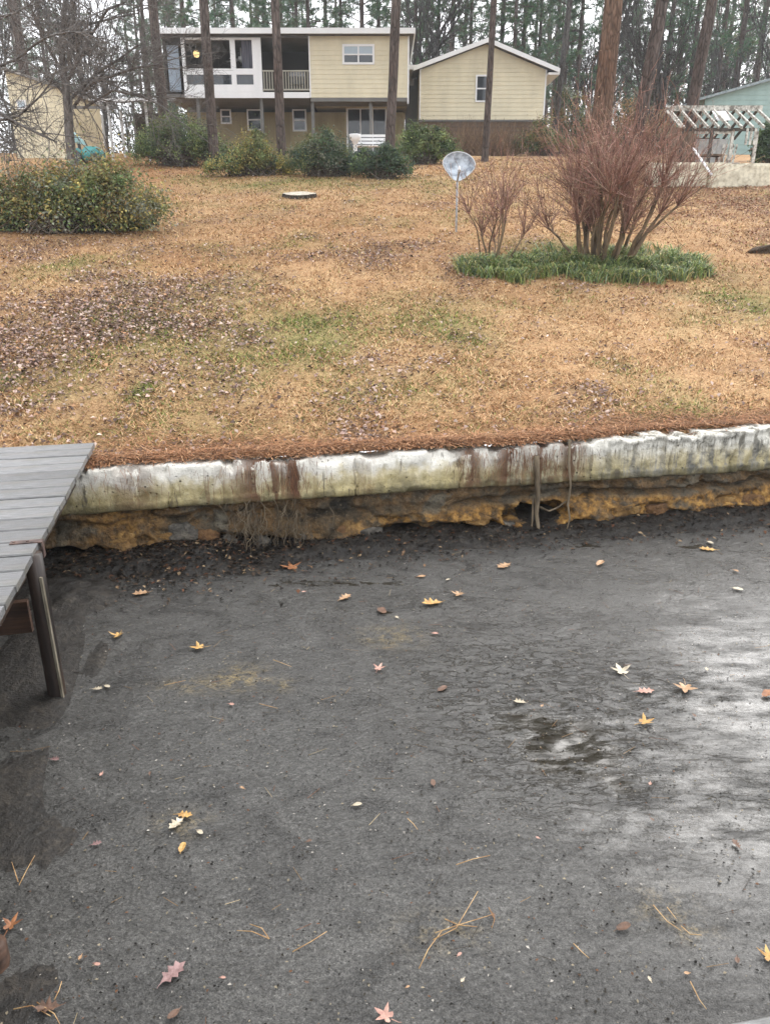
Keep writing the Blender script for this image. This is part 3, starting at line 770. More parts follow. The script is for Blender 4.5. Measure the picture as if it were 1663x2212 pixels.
# sided bay
bay = MB().box(xs, xr, HY, HY + 8.6, zb, zt).build('bay_wall', SIDING, house)
wx0, wx1, wz0, wz1 = X(740), X(809), Zh(140), Zh(96)
siding(bay, HY - 0.002, zb, zt, lambda z: (xs + 0.06, xr - 0.06), [(wx0, wx1, wz0, wz1)])
for a, b in ((xs, xs + 0.06), (xr - 0.06, xr + 0.01)):
    MB().box(a, b, HY - 0.045, HY - 0.001, zb - (0.25 if b > xr else 0), zt).build('corner_board', TRIM, bay)
window(bay, wx0, wx1, wz0, wz1, HY - 0.012, 2, 2, 0.09, blind=(1,))
MB().box(xs + 0.02, xr - 0.02, HY - 0.02, HY + 1.5, zb - 0.16, zb - 0.005).build('floor_beam', GREYW, house)
# porch floor, band, back wall and ceiling
MB().box(X(352), xs - 0.01, HY, HY + 8.6, zb + 0.02, zb + 0.14).build('porch_floor', GREYW, house)
MB().box(xl, xs - 0.01, HY - 0.06, HY - 0.005, zb - 0.02, zb + 0.22).build('rim_band', TRIM, house)
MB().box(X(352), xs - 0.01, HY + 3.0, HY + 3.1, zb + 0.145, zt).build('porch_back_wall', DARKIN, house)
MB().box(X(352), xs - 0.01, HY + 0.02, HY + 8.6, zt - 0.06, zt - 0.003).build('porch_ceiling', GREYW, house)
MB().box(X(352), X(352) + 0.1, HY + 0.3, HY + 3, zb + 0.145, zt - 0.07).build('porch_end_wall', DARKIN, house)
scr = MB()
zA, zB, zC, zD = Zh(161.5), Zh(148.5), Zh(183), Zh(194)
scr.box(xl, xl + 0.14, HY - 0.05, HY + 0.09, zb + 0.225, zt - 0.065)
scr.box(X(547), xb, HY - 0.052, HY + 0.09, zb + 0.225, zt - 0.065)
scr.box(X(500), X(510.5), HY - 0.048, HY + 0.09, zD, zt - 0.065); scr.box(X(448), X(458), HY - 0.048, HY + 0.09, zD, zt - 0.065)
scr.box(xl + 0.14, X(547), HY - 0.046, HY + 0.09, zA, zB); scr.box(xl + 0.14, X(547), HY - 0.046, HY + 0.09, zb + 0.228, zC)
scr.box(xl + 0.14, X(547), HY - 0.046, HY + 0.09, Zh(86), zt - 0.065)
pf = scr.build('porch_frame', TRIM, house)
for a, b in ((xl + .14, X(448)), (X(458), X(500)), (X(510.5), X(547))):
    MB().box(a, b, HY + 0.03, HY + 0.036, zC, zA).build('lower_pane', GLASS, pf)
    MB().box(a + 0.02, b - 0.02, HY + 0.9, HY + 0.95, zC + 0.02, zA - 0.1).build('blind_strip', BLIND, pf) if a < X(448) else None
curt = m_noise('porch_curtain', (0.045, 0.045, 0.06), (0.16, 0.16, 0.19), 6, 0.8, 0.01, stretch=(6, 1, 0.2))
MB().box(X(522), X(545), HY + 0.25, HY + 0.30, zB, zt - 0.07).build('curtain', curt, pf)
MB().box(X(360), X(385), HY + 0.35, HY + 0.42, zb + 0.3, zt - 0.3).build('porch_door', m_paint('blue_grey_door', (0.34, 0.40, 0.47)), house)
# balcony railing
rl = MB().box(xb + 0.01, xs - 0.01, HY - 0.02, HY + 0.05, Zh(154.5), Zh(151.5)).build('railing', RAILM, house)
MB().box(xb + 0.01, xs - 0.01, HY - 0.015, HY + 0.045, zb + 0.30, zb + 0.36).build('bottom_rail', RAILM, rl)
bm_ = bpy.data.meshes.new('baluster'); q = MB().box(-0.022, 0.022, -0.02, 0.02, 0, Zh(154.5) - zb - 0.362); bm_.from_pydata(q.v, [], q.f); bm_.update()
nb = 17
for k in range(nb):
    o = link('baluster', bm_, RAILM, rl); o.location = Vector((xb + 0.08 + (xs - xb - 0.16) * k / (nb - 1), HY + 0.015, zb + 0.361)) - ORG[rl.name]
# lower storey, set back
LY = HY + 3.3
XL = lambda px: fx(px, LY, 250); ZL = lambda py: fz(py, LY)
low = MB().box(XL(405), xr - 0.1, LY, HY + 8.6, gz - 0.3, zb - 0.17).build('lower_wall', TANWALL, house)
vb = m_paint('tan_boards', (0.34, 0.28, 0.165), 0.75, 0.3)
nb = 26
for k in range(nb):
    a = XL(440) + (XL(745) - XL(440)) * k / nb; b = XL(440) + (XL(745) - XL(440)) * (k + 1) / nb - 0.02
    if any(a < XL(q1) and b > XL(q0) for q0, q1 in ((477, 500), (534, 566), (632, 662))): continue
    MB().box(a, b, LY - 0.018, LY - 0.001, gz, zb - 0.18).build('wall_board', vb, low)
for q0, q1, y0, y1 in ((477, 500, 268, 236), (534, 566, 282, 236), (632, 662, 284, 236)):
    window(low, XL(q0), XL(q1), ZL(y0), ZL(y1), LY - 0.004, 1, 2, 0.07)
dr = window(low, XL(748), XL(836), gz + 0.08, ZL(232), LY - 0.004, 3, 1, 0.09, name='patio_door')
MB().box(XL(838), XL(842), LY - 0.03, LY, gz + 0.1, ZL(240)).build('door_trim', TRIM, low)
for px in (420, 560, 672, 800):
    MB().box(X(px) - 0.07, X(px) + 0.07, HY + 0.2, HY + 0.34, gz - 0.2, zb - 0.01 if px < 668 else zb - 0.17).build('porch_post', GREYW, house)

# things on the porch
c = (X(414), HY + 1.3, Zh(103))
lamp = thing('ceiling_lamp', 'glowing yellow lamp hanging on the glazed porch', 'lamp', c)
t = NT('lamp_glow'); t.p.inputs['Emission Color'].default_value = (1, 0.72, 0.3, 1); t.p.inputs['Emission Strength'].default_value = 0.6; GLOW = t.done((0.8, 0.6, 0.3), 0.4)
MB().lathe(c, [(0.001, -0.16), (0.10, -0.13), (0.14, -0.04), (0.15, 0.04), (0.10, 0.12), (0.001, 0.16)], 14).build('globe', GLOW, lamp, True)
MB().tube([(c[0], c[1], c[2] + 0.15), (c[0], c[1], zt - 0.06)], 0.02, 6).build('rod', STEEL, lamp)
c = (X(510), HY + 1.6, Zh(113))
fan = thing('ceiling_fan', 'cream ceiling fan behind the porch glazing', 'fan', c)
MB().lathe(c, [(0.02, 0.5), (0.03, 0.14), (0.13, 0.12), (0.15, 0.0), (0.08, -0.10), (0.001, -0.14)], 12).build('motor', TRIM, fan, True)
for k in range(5):
    an = 0.4 + k * 2 * math.pi / 5; d = Vector((math.cos(an), math.sin(an), 0))
    MB().bar(Vector(c) + d * 0.14 + Vector((0, 0, -.03)), Vector(c) + d * 0.75 + Vector((0, 0, -.05)), 0.15, 0.015, (0.1, 0.1, 1)).build('blade', TRIM, fan)
MB().box(X(566) + 0.002, X(668) - 0.012, HY + 0.6, HY + 0.65, zb + 0.15, zb + 0.17).build('doormat_edge', GREYW, house)
c = (X(638), HY + 1.0, zb + 0.15)
gril = thing('barbecue_grill', 'dark lidded grill standing on the balcony', 'grill', c)
DARKM = m_noise('dark_metal', (0.02, 0.022, 0.026), (0.07, 0.075, 0.085), 8, 0.4, 0.001, 0.5)
MB().box(c[0] - .35, c[0] + .35, c[1] - .25, c[1] + .25, c[2] + .55, c[2] + .85).build('firebox', DARKM, gril)
MB().prism([(c[0] - .35, c[1] - .25 + .5 * math.sin(a) * 0 + .25 - .25 * math.cos(a), c[2] + .86 + .22 * math.sin(a)) for a in [k * math.pi / 8 for k in range(9)]], (0.7, 0, 0)).build('lid', m_noise('grey_lid', (0.18, 0.19, 0.22), (0.34, 0.35, 0.38), 5, 0.35, 0, 0.5), gril)
for dx in (-.3, .3):
    for dy in (-.2, .2): MB().tube([(c[0] + dx, c[1] + dy, c[2]), (c[0] + dx, c[1] + dy, c[2] + .55)], 0.02, 6).build('leg', DARKM, gril)

# ---- breezeway between house and wing
brz = thing('breezeway', 'short flat roofed link between the house and the gabled wing', 'breezeway', (fx(895, 42.5), 43, gz))
MB().box(fx(880, 42), fx(912, 42), 42.0, 48, fz(150, 42), fz(140, 42)).build('roof', TRIM, brz)
MB().box(fx(880, 42), fx(912, 42), 44.0, 44.1, gz, fz(150.5, 42)).build('back_wall', GREYW, brz)
MB().box(fx(886, 42), fx(897, 42), 43.93, 43.99, fz(185, 44), fz(163, 44)).build('window', TRIM, brz)

# ---- gabled wing
WY = 42.0
X2 = lambda px: fx(px, WY, 180); Z2 = lambda py: fz(py, WY)
wl_, wr_, wp = X2(906), X2(1179), X2(1047)
ze, zp, z0 = Z2(151), Z2(96), Z2(258.5)
gz2 = float(lawn_z(X2(1040), WY)) - 0.15
wing = thing('gabled_wing', 'cream sided single storey wing with white edged gable above a brick base', 'house', ((wl_ + wr_) / 2, WY + 3, gz2))
wall = MB().prism([(wl_, WY, z0), (wr_, WY, z0), (wr_, WY, ze), (wp, WY, zp), (wl_, WY, ze)], (0, 9, 0)).build('wall', SIDING, wing)
def gspan(z):
    if z <= ze: return wl_ + 0.06, wr_ - 0.06
    k = (z - ze) / (zp - ze); return wl_ + 0.06 + (wp - wl_ - 0.07) * k, wr_ - 0.06 - (wr_ - wp - 0.07) * k
siding(wall, WY - 0.002, z0, zp - 0.06, gspan, [(X2(1027), X2(1055), Z2(221), Z2(162))], 0.185)
for a, b in ((wl_, wl_ + 0.06), (wr_ - 0.06, wr_)): MB().box(a, b, WY - 0.046, WY - 0.001, z0, ze).build('corner_board', TRIM, wall)
window(wall, X2(1027), X2(1055), Z2(221), Z2(162), WY - 0.012, 1, 2, 0.07)
el, er = X2(892), X2(1203)
sl = (zp - ze) / (wp - wl_)
def rakeL(x): return zp + 0.02 - sl * (wp - x)
sr = (zp - ze) / (wr_ - wp)
def rakeR(x): return zp + 0.02 - sr * (x - wp)
rf = MB().prism([(el, WY - .45, rakeL(el)), (wp, WY - .45, zp + .02), (er, WY - .45, rakeR(er)), (er, WY - .45, rakeR(er) + .12), (wp, WY - .45, zp + .15), (el, WY - .45, rakeL(el) + .12)], (0, 9.9, 0)).build('roof', ROOFM, wing)
for p, q in (((el, rakeL(el)), (wp, zp + .02)), ((wp, zp + .02), (er, rakeR(er)))):
    MB().prism([(p[0], WY - .50, p[1] - .03), (q[0], WY - .50, q[1] - .03), (q[0], WY - .50, q[1] + .16), (p[0], WY - .50, p[1] + .16)], (0, 0.048, 0)).build('rake_board', TRIM, rf)
MB().box(wr_ + 0.002, er, WY - .44, WY + 9, rakeR(er) - 0.10, rakeR(er) - 0.005).build('soffit', TRIM, rf)
# brick base: courses of single bricks
BRICK = m_noise('old_brick', (0.075, 0.05, 0.036), (0.17, 0.115, 0.075), 6, 0.9, 0.004)
MORTAR = m_noise('mortar', (0.10, 0.085, 0.07), (0.16, 0.14, 0.115), 10, 0.9, 0.002)
base = MB().box(wl_ + .02, wr_ - .02, WY + 0.05, WY + 9, gz2 - 0.3, z0 - 0.01).build('base_wall', MORTAR, wing)
MB().box(wl_ - .02, wr_ + .02, WY - 0.03, WY + 0.04, z0 - 0.08, z0 - 0.01).build('skirt_board', GREYW, wing)
bl_, bh = 0.40, 0.19
bme = bpy.data.meshes.new('brick'); q = MB().box(0, bl_ - 0.02, -0.03, 0.0, 0, bh - 0.02); bme.from_pydata(q.v, [], q.f); bme.update()
row = 0; z = z0 - 0.09 - bh
while z > gz2 - 0.1:
    x = wl_ + 0.03 + (0.2 if row % 2 else 0)
    while x + bl_ < wr_ - 0.03:
        o = link('brick', bme, BRICK, base); o.location = Vector((x, WY + 0.048, z)) - ORG[base.name]; x += bl_
    z -= bh; row += 1

# ---- neighbour's shed on the left, mostly behind branches
SY = 36.0
X3 = lambda px: fx(px, SY, 220); Z3 = lambda py: fz(py, SY)
gz3 = float(lawn_z(X3(90), SY)) - 0.1
shed = thing('garden_shed', 'cream garden shed with sloping roof behind bare branches at the left edge', 'shed', (X3(80), SY + 2, gz3))
sa, sb = X3(22), X3(146)
za, zb3 = Z3(152), Z3(196)
sw = MB().prism([(sa, SY, gz3), (sb, SY, gz3), (sb, SY, zb3), (sa, SY, za)], (0, 4, 0)).build('wall', m_paint('pale_cream_siding', (0.62, 0.53, 0.35)), shed)
z = gz3 + 0.1
nbd = 14
for k in range(nbd):
    a = sa + (sb - sa) * k / nbd; b = sa + (sb - sa) * (k + 1) / nbd - 0.015
    ta = za + (zb3 - za) * (k / nbd); tb = za + (zb3 - za) * ((k + 1) / nbd)
    MB().hexa([(a, SY - .02, gz3 + .05), (b, SY - .02, gz3 + .05), (b, SY - .001, gz3 + .05), (a, SY - .001, gz3 + .05), (a, SY - .02, ta - .03), (b, SY - .02, tb - .03), (b, SY - .001, tb - .03), (a, SY - .001, ta - .03)]).build('siding_board', SIDING, sw)
dz = (zb3 - za) / (sb - sa)
MB().prism([(sa - .5, SY - .35, za - .5 * dz), (sb + .1, SY - .35, zb3 + .1 * dz), (sb + .1, SY - .35, zb3 + .1 * dz + .1), (sa - .5, SY - .35, za - .5 * dz + .1)], (0, 4.7, 0)).build('roof', m_noise('lichened_roof', (0.12, 0.11, 0.09), (0.42, 0.41, 0.39), 5, 0.9, 0.01), shed)
window(sw, X3(38), X3(58), Z3(236), Z3(216), SY - 0.021, 1, 1, 0.05, blind=(0,))

# ---- lean-to shelter
CY = 34.0
X4 = lambda px: fx(px, CY, 240); Z4 = lambda py: fz(py, CY)
gz4 = float(lawn_z(X4(270), CY))
lt = thing('lean_to_shelter', 'open lean-to with white roof edge on thin pale poles', 'shelter', (X4(270), CY + 1, gz4 - .1))
ra_, rb_ = X4(212), X4(330)
MB().hexa([(ra_, CY, Z4(222)), (rb_, CY, Z4(220)), (rb_, CY + 4, Z4(212) + .5), (ra_, CY + 4, Z4(213) + .5), (ra_, CY, Z4(219)), (rb_, CY, Z4(217)), (rb_, CY + 4, Z4(210) + .55), (ra_, CY + 4, Z4(211) + .55)]).build('roof', m_noise('grey_sheet_roof', (0.20, 0.19, 0.18), (0.36, 0.35, 0.34), 4, 0.6, 0.004), lt)
MB().hexa([(ra_, CY - .05, Z4(220)), (rb_, CY - .05, Z4(218)), (rb_, CY - .004, Z4(218)), (ra_, CY - .004, Z4(220)), (ra_, CY - .05, Z4(213.5)), (rb_, CY - .05, Z4(211)), (rb_, CY - .004, Z4(211)), (ra_, CY - .004, Z4(213.5))]).build('white_edge', TRIM, lt)
for px, dy in ((237, 0.1), (263, 2.6), (318, 0.3), (318, 3.6), (222, 3.6)):
    x_ = fx(px, CY + dy, 260); MB().tube([(x_, CY + dy, float(lawn_z(x_, CY + dy)) - .1), (x_, CY + dy, Z4(219))], 0.05, 8).build('pole', m_paint('pale_pole', (0.55, 0.55, 0.54)), lt)
MB().bar((X4(145), CY + .15, Z4(231)), (X4(250), CY + .15, Z4(231)), 0.06, 0.10).build('side_beam', GREYW, lt)
MB().box(ra_ + .3, rb_ - .2, CY + 3.9, CY + 3.96, gz4 + .2, Z4(214)).build('back_screen', m_noise('dark_fence', (0.035, 0.03, 0.026), (0.10, 0.08, 0.065), 8, 0.9, 0.01, stretch=(6, 1, .3)), lt)

# ---- teal garden machine beside it
TEAL = m_paint('teal_plastic', (0.085, 0.36, 0.36), 0.4, 0.2, 0.5)
TEAL2 = m_paint('pale_teal_plastic', (0.30, 0.50, 0.52), 0.45, 0.2, 0.5)
TY = 32.5
p = onlawn(192, 320, TY); c = (p[0], TY, p[2])
mw = thing('garden_mower', 'teal green garden mower parked by the lean-to pole', 'mower', c)
def rbox(x0, x1, y0, y1, z0, z1, b):
    mb = MB(); pr = [(x0 + b, z0), (x1 - b, z0), (x1, z0 + b), (x1, z1 - 2 * b), (x1 - 2 * b, z1), (x0 + 2 * b, z1), (x0, z1 - 2 * b), (x0, z0 + b)]
    mb.prism([(x, y0, z) for x, z in pr], (0, y1 - y0, 0)); return mb
rbox(c[0] - .20, c[0] + .52, c[1] - .3, c[1] + .3, c[2] + .16, c[2] + .62, 0.09).build('hood', TEAL, mw, True)
rbox(c[0] - .62, c[0] - .16, c[1] - .32, c[1] + .32, c[2] + .22, c[2] + .55, 0.07).build('rear_deck', TEAL, mw, True)
MB().hexa([(c[0] - .55, c[1] - .22, c[2] + .78), (c[0] - .15, c[1] - .22, c[2] + .70), (c[0] - .15, c[1] + .22, c[2] + .70), (c[0] - .55, c[1] + .22, c[2] + .78), (c[0] - .50, c[1] - .2, c[2] + 1.15), (c[0] - .22, c[1] - .2, c[2] + .86), (c[0] - .22, c[1] + .2, c[2] + .86), (c[0] - .50, c[1] + .2, c[2] + 1.15)]).build('seat', TEAL2, mw)
MB().tube([(c[0] - .35, c[1], c[2] + .5), (c[0] - .35, c[1], c[2] + .8)], .06, 8).build('seat_post', DARKM, mw)
MB().tube([(c[0] - .02, c[1], c[2] + .6), (c[0] - .12, c[1], c[2] + .86)], .02, 6).build('steering_column', DARKM, mw)
for dx, rr_ in ((-.42, .24), (.32, .19)):
    for dy in (-.36, .30):
        wv = MB(); n = 14
        wv.prism([(c[0] + dx + rr_ * math.cos(2 * math.pi * k / n), c[1] + dy, c[2] + rr_ + rr_ * math.sin(2 * math.pi * k / n)) for k in range(n)], (0, .1, 0)); wv.build('wheel', DARKM, mw)

# ---- teal gabled house at the right edge
BY = 46.0
X5 = lambda px: fx(px, BY, 200); Z5 = lambda py: fz(py, BY)
gz5 = float(lawn_z(X5(1620), BY)) - .2
bh_ = thing('neighbour_house', 'pale teal neighbouring house with low gable at the right edge', 'house', (X5(1700), BY + 3, gz5))
a_, b_, pk = X5(1524), X5(1900), X5(1712)
zl, zpk = Z5(214), Z5(160)
TSID = m_paint('pale_teal_siding', (0.30, 0.42, 0.40), 0.6, 0.2)
w_ = MB().prism([(a_, BY, gz5), (b_, BY, gz5), (b_, BY, zl), (pk, BY, zpk), (a_, BY, zl)], (0, 9, 0)).build('wall', TSID, bh_)
def gsp(z):
    if z <= zl: return a_ + .02, b_ - .02
    k = (z - zl) / (zpk - zl); return a_ + .02 + (pk - a_ - .03) * k, b_ - .02 - (b_ - pk - .03) * k
siding(w_, BY - .002, gz5 + .2, zpk - .05, gsp, [], 0.24, TSID)
s5 = (zpk - zl) / (pk - a_)
rf5 = MB().prism([(a_ - .5, BY - .4, zl - .5 * s5), (pk, BY - .4, zpk + .01), (b_ + .5, BY - .4, zl - .5 * s5), (b_ + .5, BY - .4, zl - .5 * s5 + .12), (pk, BY - .4, zpk + .14), (a_ - .5, BY - .4, zl - .5 * s5 + .12)], (0, 9.8, 0)).build('roof', m_noise('blue_grey_roof', (0.16, 0.20, 0.21), (0.30, 0.35, 0.37), 9, 0.8, 0.004), bh_)

# ---- ruined potting shed: bare rafters over white framing
PY0, PYe = 26.6, 25.3
rz_ = fz(234, PY0); ez = fz(275, PYe)
rl0, rl1 = fx(1440, PY0, 235), fx(1645, PY0, 235); el0, el1 = fx(1472, PYe, 275), fx(1648, PYe, 275)
gzp = float(lawn_z((rl0 + rl1) / 2, 25.5))
PALEW = m_noise('flaking_white_timber', (0.16, 0.145, 0.12), (0.56, 0.54, 0.48), 9, 0.8, 0.004, stretch=(1, 1, 1), lo=0.38, hi=0.58)
DKW = m_noise('dark_old_timber', (0.03, 0.027, 0.022), (0.10, 0.085, 0.07), 9, 0.9, 0.004)
BRW = m_noise('brown_old_boards', (0.10, 0.07, 0.05), (0.24, 0.18, 0.135), 7, 0.9, 0.006, stretch=(2, 2, .4))
pg = thing('ruined_potting_shed', 'ruined open shed with bare white rafters beside the low wall', 'shed', ((el0 + el1) / 2, PYe, gzp))
MB().bar((rl0, PY0, rz_), (rl1, PY0, rz_), 0.06, 0.15).build('ridge_beam', PALEW, pg)
MB().bar((el0 - .1, PYe, ez - .06), (el1 - .2, PYe, ez - .06), 0.06, 0.09).build('eave_beam', DKW, pg)
MB().bar((el0 - .1, 28.0, ez - .05), (el1 - .2, 28.0, ez - .05), 0.06, 0.09).build('back_beam', DKW, pg)
nr = 9
for k in range(nr):
    f_ = k / (nr - 1) + random.uniform(-.012, .012); xa = rl0 + .1 + (rl1 - rl0 - .25) * f_
    MB().bar((xa, PY0, rz_ - .04), (xa + .02, PYe - .12, ez - .02), 0.055, 0.07).build('rafter', PALEW, pg)
    MB().bar((xa, PY0, rz_ - .04), (xa + .02, 28.1, ez - .02), 0.055, 0.07).build('rafter', DKW, pg)
MB().bar((rl0 + .02, PY0 - .02, rz_ - .06), (rl0 + .05, PYe - .15, ez - .03), 0.16, 0.03).build('rake_board', PALEW, pg)
k_ = fx(1548, 26, 250)
MB().hexa([(k_, 25.95, rz_ - .42), (k_ + .45, 25.95, rz_ - .42), (k_ + .45, 26.45, rz_ - .12), (k_, 26.45, rz_ - .12), (k_, 25.95, rz_ - .39), (k_ + .45, 25.95, rz_ - .39), (k_ + .45, 26.45, rz_ - .09), (k_, 26.45, rz_ - .09)]).build('roof_sheet', TRIM, pg)
for px, m_ in ((1472, DKW), (1535, DKW), (1580, PALEW), (1632, PALEW)):
    x_ = fx(px, PYe, 300); MB().box(x_ - .04, x_ + .04, PYe - .04, PYe + .04, gzp - .3, ez - .105).build('post', m_, pg)
for px in (1480, 1560, 1636):
    x_ = fx(px, 28, 300); MB().box(x_ - .04, x_ + .04, 27.96, 28.04, gzp - .1, ez - .095).build('post', DKW, pg)
for k in range(3):
    x_ = fx(1610 + 9 * k, PYe, 295); MB().box(x_ - .035, x_ + .035, PYe - .065, PYe - .042, fz(313, PYe), ez - .02).build('batten', PALEW, pg)
for k in range(7):
    x_ = rl0 + .02 + k * .125; MB().box(x_, x_ + .115, 26.2 + k * .004, 26.225 + k * .004, gzp - .1, ez + .12 - .02 * k).build('wall_board', BRW, pg)
MB().box(fx(1500, PYe, 290), fx(1578, PYe, 290), PYe + .01, PYe + .05, fz(289, PYe), fz(283, PYe)).build('lintel', PALEW, pg)
for k in range(5):
    x_ = fx(1488, 26.1, 300) + k * .30; MB().box(x_, x_ + .285, 26.9, 26.93, gzp, ez - .15).build('back_panel', m_noise('pale_grey_panel', (0.28, 0.28, 0.27), (0.5, 0.5, 0.48), 5, 0.8, 0.004) if k == 0 else bpy.data.materials['pale_grey_panel'], pg)

# white slatted chair leaning inside it
cx_, cy_ = fx(1572, 25.9, 330), 25.75; cz_ = float(lawn_z(cx_, cy_))
ch = thing('garden_chair', 'white garden chair leaning inside the ruined shed', 'chair', (cx_, cy_, cz_))
MB().box(cx_ - .24, cx_ + .24, cy_ - .24, cy_ + .24, cz_ + .40, cz_ + .44).build('seat', PALEW, ch)
for k in range(5): MB().bar((cx_ - .20 + .1 * k, cy_ + .23, cz_ + .44), (cx_ - .20 + .1 * k + .12, cy_ + .35, cz_ + 1.0), .06, .02, (0, 1, 0)).build('back_slat', PALEW, ch)
for dx in (-.21, .21):
    for dy in (-.21, .21): MB().bar((cx_ + dx * 1.15, cy_ + dy * 1.1, cz_ - .05), (cx_ + dx, cy_ + dy, cz_ + .40), .045, .045).build('leg', PALEW, ch)
tb = (fx(1520, 26, 330), 25.9); tz = float(lawn_z(*tb))
tbl = thing('potting_bench', 'brown potting bench inside the ruined shed', 'bench', (tb[0], tb[1], tz))
MB().box(tb[0] - .45, tb[0] + .5, tb[1] - .25, tb[1] + .25, tz + .62, tz + .67).build('top', BRW, tbl)
for dx in (-.4, .45):
    for dy in (-.2, .2): MB().box(tb[0] + dx - .03, tb[0] + dx + .03, tb[1] + dy - .03, tb[1] + dy + .03, tz - .1, tz + .62).build('leg', BRW, tbl)
MB().box(tb[0] - .38, tb[0] + .43, tb[1] - .2, tb[1] + .2, tz + .2, tz + .23).build('shelf', BRW, tbl)

# low masonry wall, built in two broken lengths
LIME = m_noise('lime_washed_block', (0.30, 0.26, 0.19), (0.62, 0.57, 0.44), 7, 0.9, 0.01, lo=0.3, hi=0.6)
def lowwall(px0, px1, y0, y1, Yw, label, tilt):
    x0, x1 = fx(px0, Yw, 370), fx(px1, Yw, 370); zt_ = fz(y0, Yw); zb_ = fz(y1, Yw) - .25
    us_ = np.linspace(x0, x1, 40); vs_ = np.linspace(0, 1, 8); mb = MB(); n = len(us_)
    prof_ = [(0, 0), (-.01, .3), (0, .6), (0, .9), (.03, 1), (.22, 1.0), (.25, .9), (.25, 0)]
    for x in us_:
        for (py_, k) in prof_:
            mb.v.append((x + float(vn(k * 4, x * 3, 12) - .5) * .04 * (x in (us_[0], us_[-1])), Yw + py_ + float(vn(x * 3, k * 3, 9) - .5) * .05, zb_ + (zt_ - zb_) * k + tilt * (x - x0) + float(vn(x * 2.5, 0, 4) - .5) * .05 * k))
    m8 = len(prof_)
    for i in range(n - 1):
        for j in range(m8 - 1): mb.f.append((i * m8 + j, (i + 1) * m8 + j, (i + 1) * m8 + j + 1, i * m8 + j + 1))
    mb.f.append(tuple(range(m8))); mb.f.append(tuple((n - 1) * m8 + j for j in range(m8))[::-1])
    props(mb.build('low_wall', LIME), label, 'wall')
lowwall(1536, 1668, 352, 386, 23.6, 'cream low masonry wall in front of the ruined shed, right length', 0.0)
lowwall(1400, 1528, 351, 382, 23.75, 'stained low wall length behind the red shrub twigs', 0.0)
a = atY(1496, 320, 24.4); b = atY(1536, 378, 23.3)
o = MB().tube([a, (a + b) / 2 + np.array([0, 0, .01]), b], 0.032, 8).build('leaning_pole', TRIM, None, True); props(o, 'white pole leaning across the gap in the low wall', 'pole')

# ---- white bench in front of the patio door
c = onlawn(800, 318, 37.0); c = (fx(800, 37, 300), 37.0, float(lawn_z(fx(800, 37, 300), 37.0)))
bn = thing('garden_bench', 'white garden bench in front of the patio door', 'bench', c)
MB().box(c[0] - .75, c[0] + .75, c[1] - .25, c[1] + .2, c[2] + .42, c[2] + .47).build('seat', TRIM, bn)
for k in range(3): MB().box(c[0] - .75, c[0] + .75, c[1] + .2, c[1] + .23, c[2] + .55 + .14 * k, c[2] + .65 + .14 * k).build('back_slat', TRIM, bn)
for dx in (-.7, .7):
    MB().box(c[0] + dx - .04, c[0] + dx + .04, c[1] - .22, c[1] - .14, c[2] - .1, c[2] + .42).build('leg', TRIM, bn)
    MB().box(c[0] + dx - .04, c[0] + dx + .04, c[1] + .232, c[1] + .30, c[2] - .1, c[2] + .95).build('leg', TRIM, bn)
c = (fx(767, 36.4, 300), 36.4); cz = float(lawn_z(*c))
bp = thing('post_planter', 'white pedestal urn standing left of the garden bench', 'urn', (c[0], c[1], cz))
MB().lathe((c[0], c[1], cz), [(.17, -.1), (.17, .06), (.09, .12), (.08, .55), (.14, .62)], 12).build('pedestal', TRIM, bp, True)
MB().lathe((c[0], c[1], cz + .62), [(.10, 0), (.22, .12), (.26, .30), (.24, .32), (.19, .28), (.001, .27)], 12).build('bowl', TRIM, bp, True)

# ---- satellite dish on its pole
g = G(986, 503); DY = g[1]
c = atY(990, 360, DY)
dish = thing('satellite_dish', 'grey satellite dish on a thin pole beside the small bare shrub', 'satellite dish', g)
DISHM = m_noise('lichened_grey_dish', (0.17, 0.19, 0.22), (0.50, 0.55, 0.60), 7, 0.5, 0.002, 0.4, lo=0.38, hi=0.6)
DISHR = m_noise('dish_rim', (0.42, 0.43, 0.44), (0.62, 0.63, 0.64), 7, 0.5, 0, 0.4)
mb = MB(); nr_, na = 7, 32
def dshape(r, a):
    x = math.cos(a) * 0.315 * r; zz_ = math.sin(a)
    z_ = (0.24 * zz_ if zz_ > 0 else 0.29 * zz_) * r
    if zz_ < 0: x *= (1 + zz_ * 0.42)
    return x, z_, 0.10 * r * r
R = Matrix.Rotation(math.radians(-12), 3, 'X') @ Matrix.Rotation(math.radians(6), 3, 'Y')
def dpt(r, a, th): x, z_, y_ = dshape(r, a); v_ = R @ Vector((x, -y_ + th, z_)); return (c[0] + v_.x, c[1] + v_.y, c[2] + v_.z)
for side, th in ((0, 0), (1, 0.012)):
    b0 = len(mb.v); mb.v.append(dpt(0, 0, th))
    for i in range(1, nr_ + 1):
        for k in range(na): mb.v.append(dpt(i / nr_, 2 * math.pi * k / na, th))
    for k in range(na):
        k2 = (k + 1) % na; mb.f.append((b0, b0 + 1 + k, b0 + 1 + k2))
        for i in range(nr_ - 1): q0 = b0 + 1 + i * na; mb.f.append((q0 + k, q0 + na + k, q0 + na + k2, q0 + k2))
mb.build('reflector', DISHM, dish, True)
MB().tube([dpt(1, 2 * math.pi * k / na, 0.006) for k in range(na + 1)], 0.010, 6, False).build('rim', DISHR, dish, True)
arm = R @ Vector((0, -0.42, -0.20)); foot_ = dpt(1.0, -math.pi / 2, 0.01)
am = MB().bar(foot_, (c[0] + arm.x, c[1] + arm.y, c[2] + arm.z), 0.03, 0.03).build('feed_arm', STEEL, dish)
h0 = Vector((c[0] + arm.x, c[1] + arm.y, c[2] + arm.z)); MB().tube([h0, h0 + Vector((0, .09, .07))], [.035, .025], 10).build('feed_horn', DISHR, am)
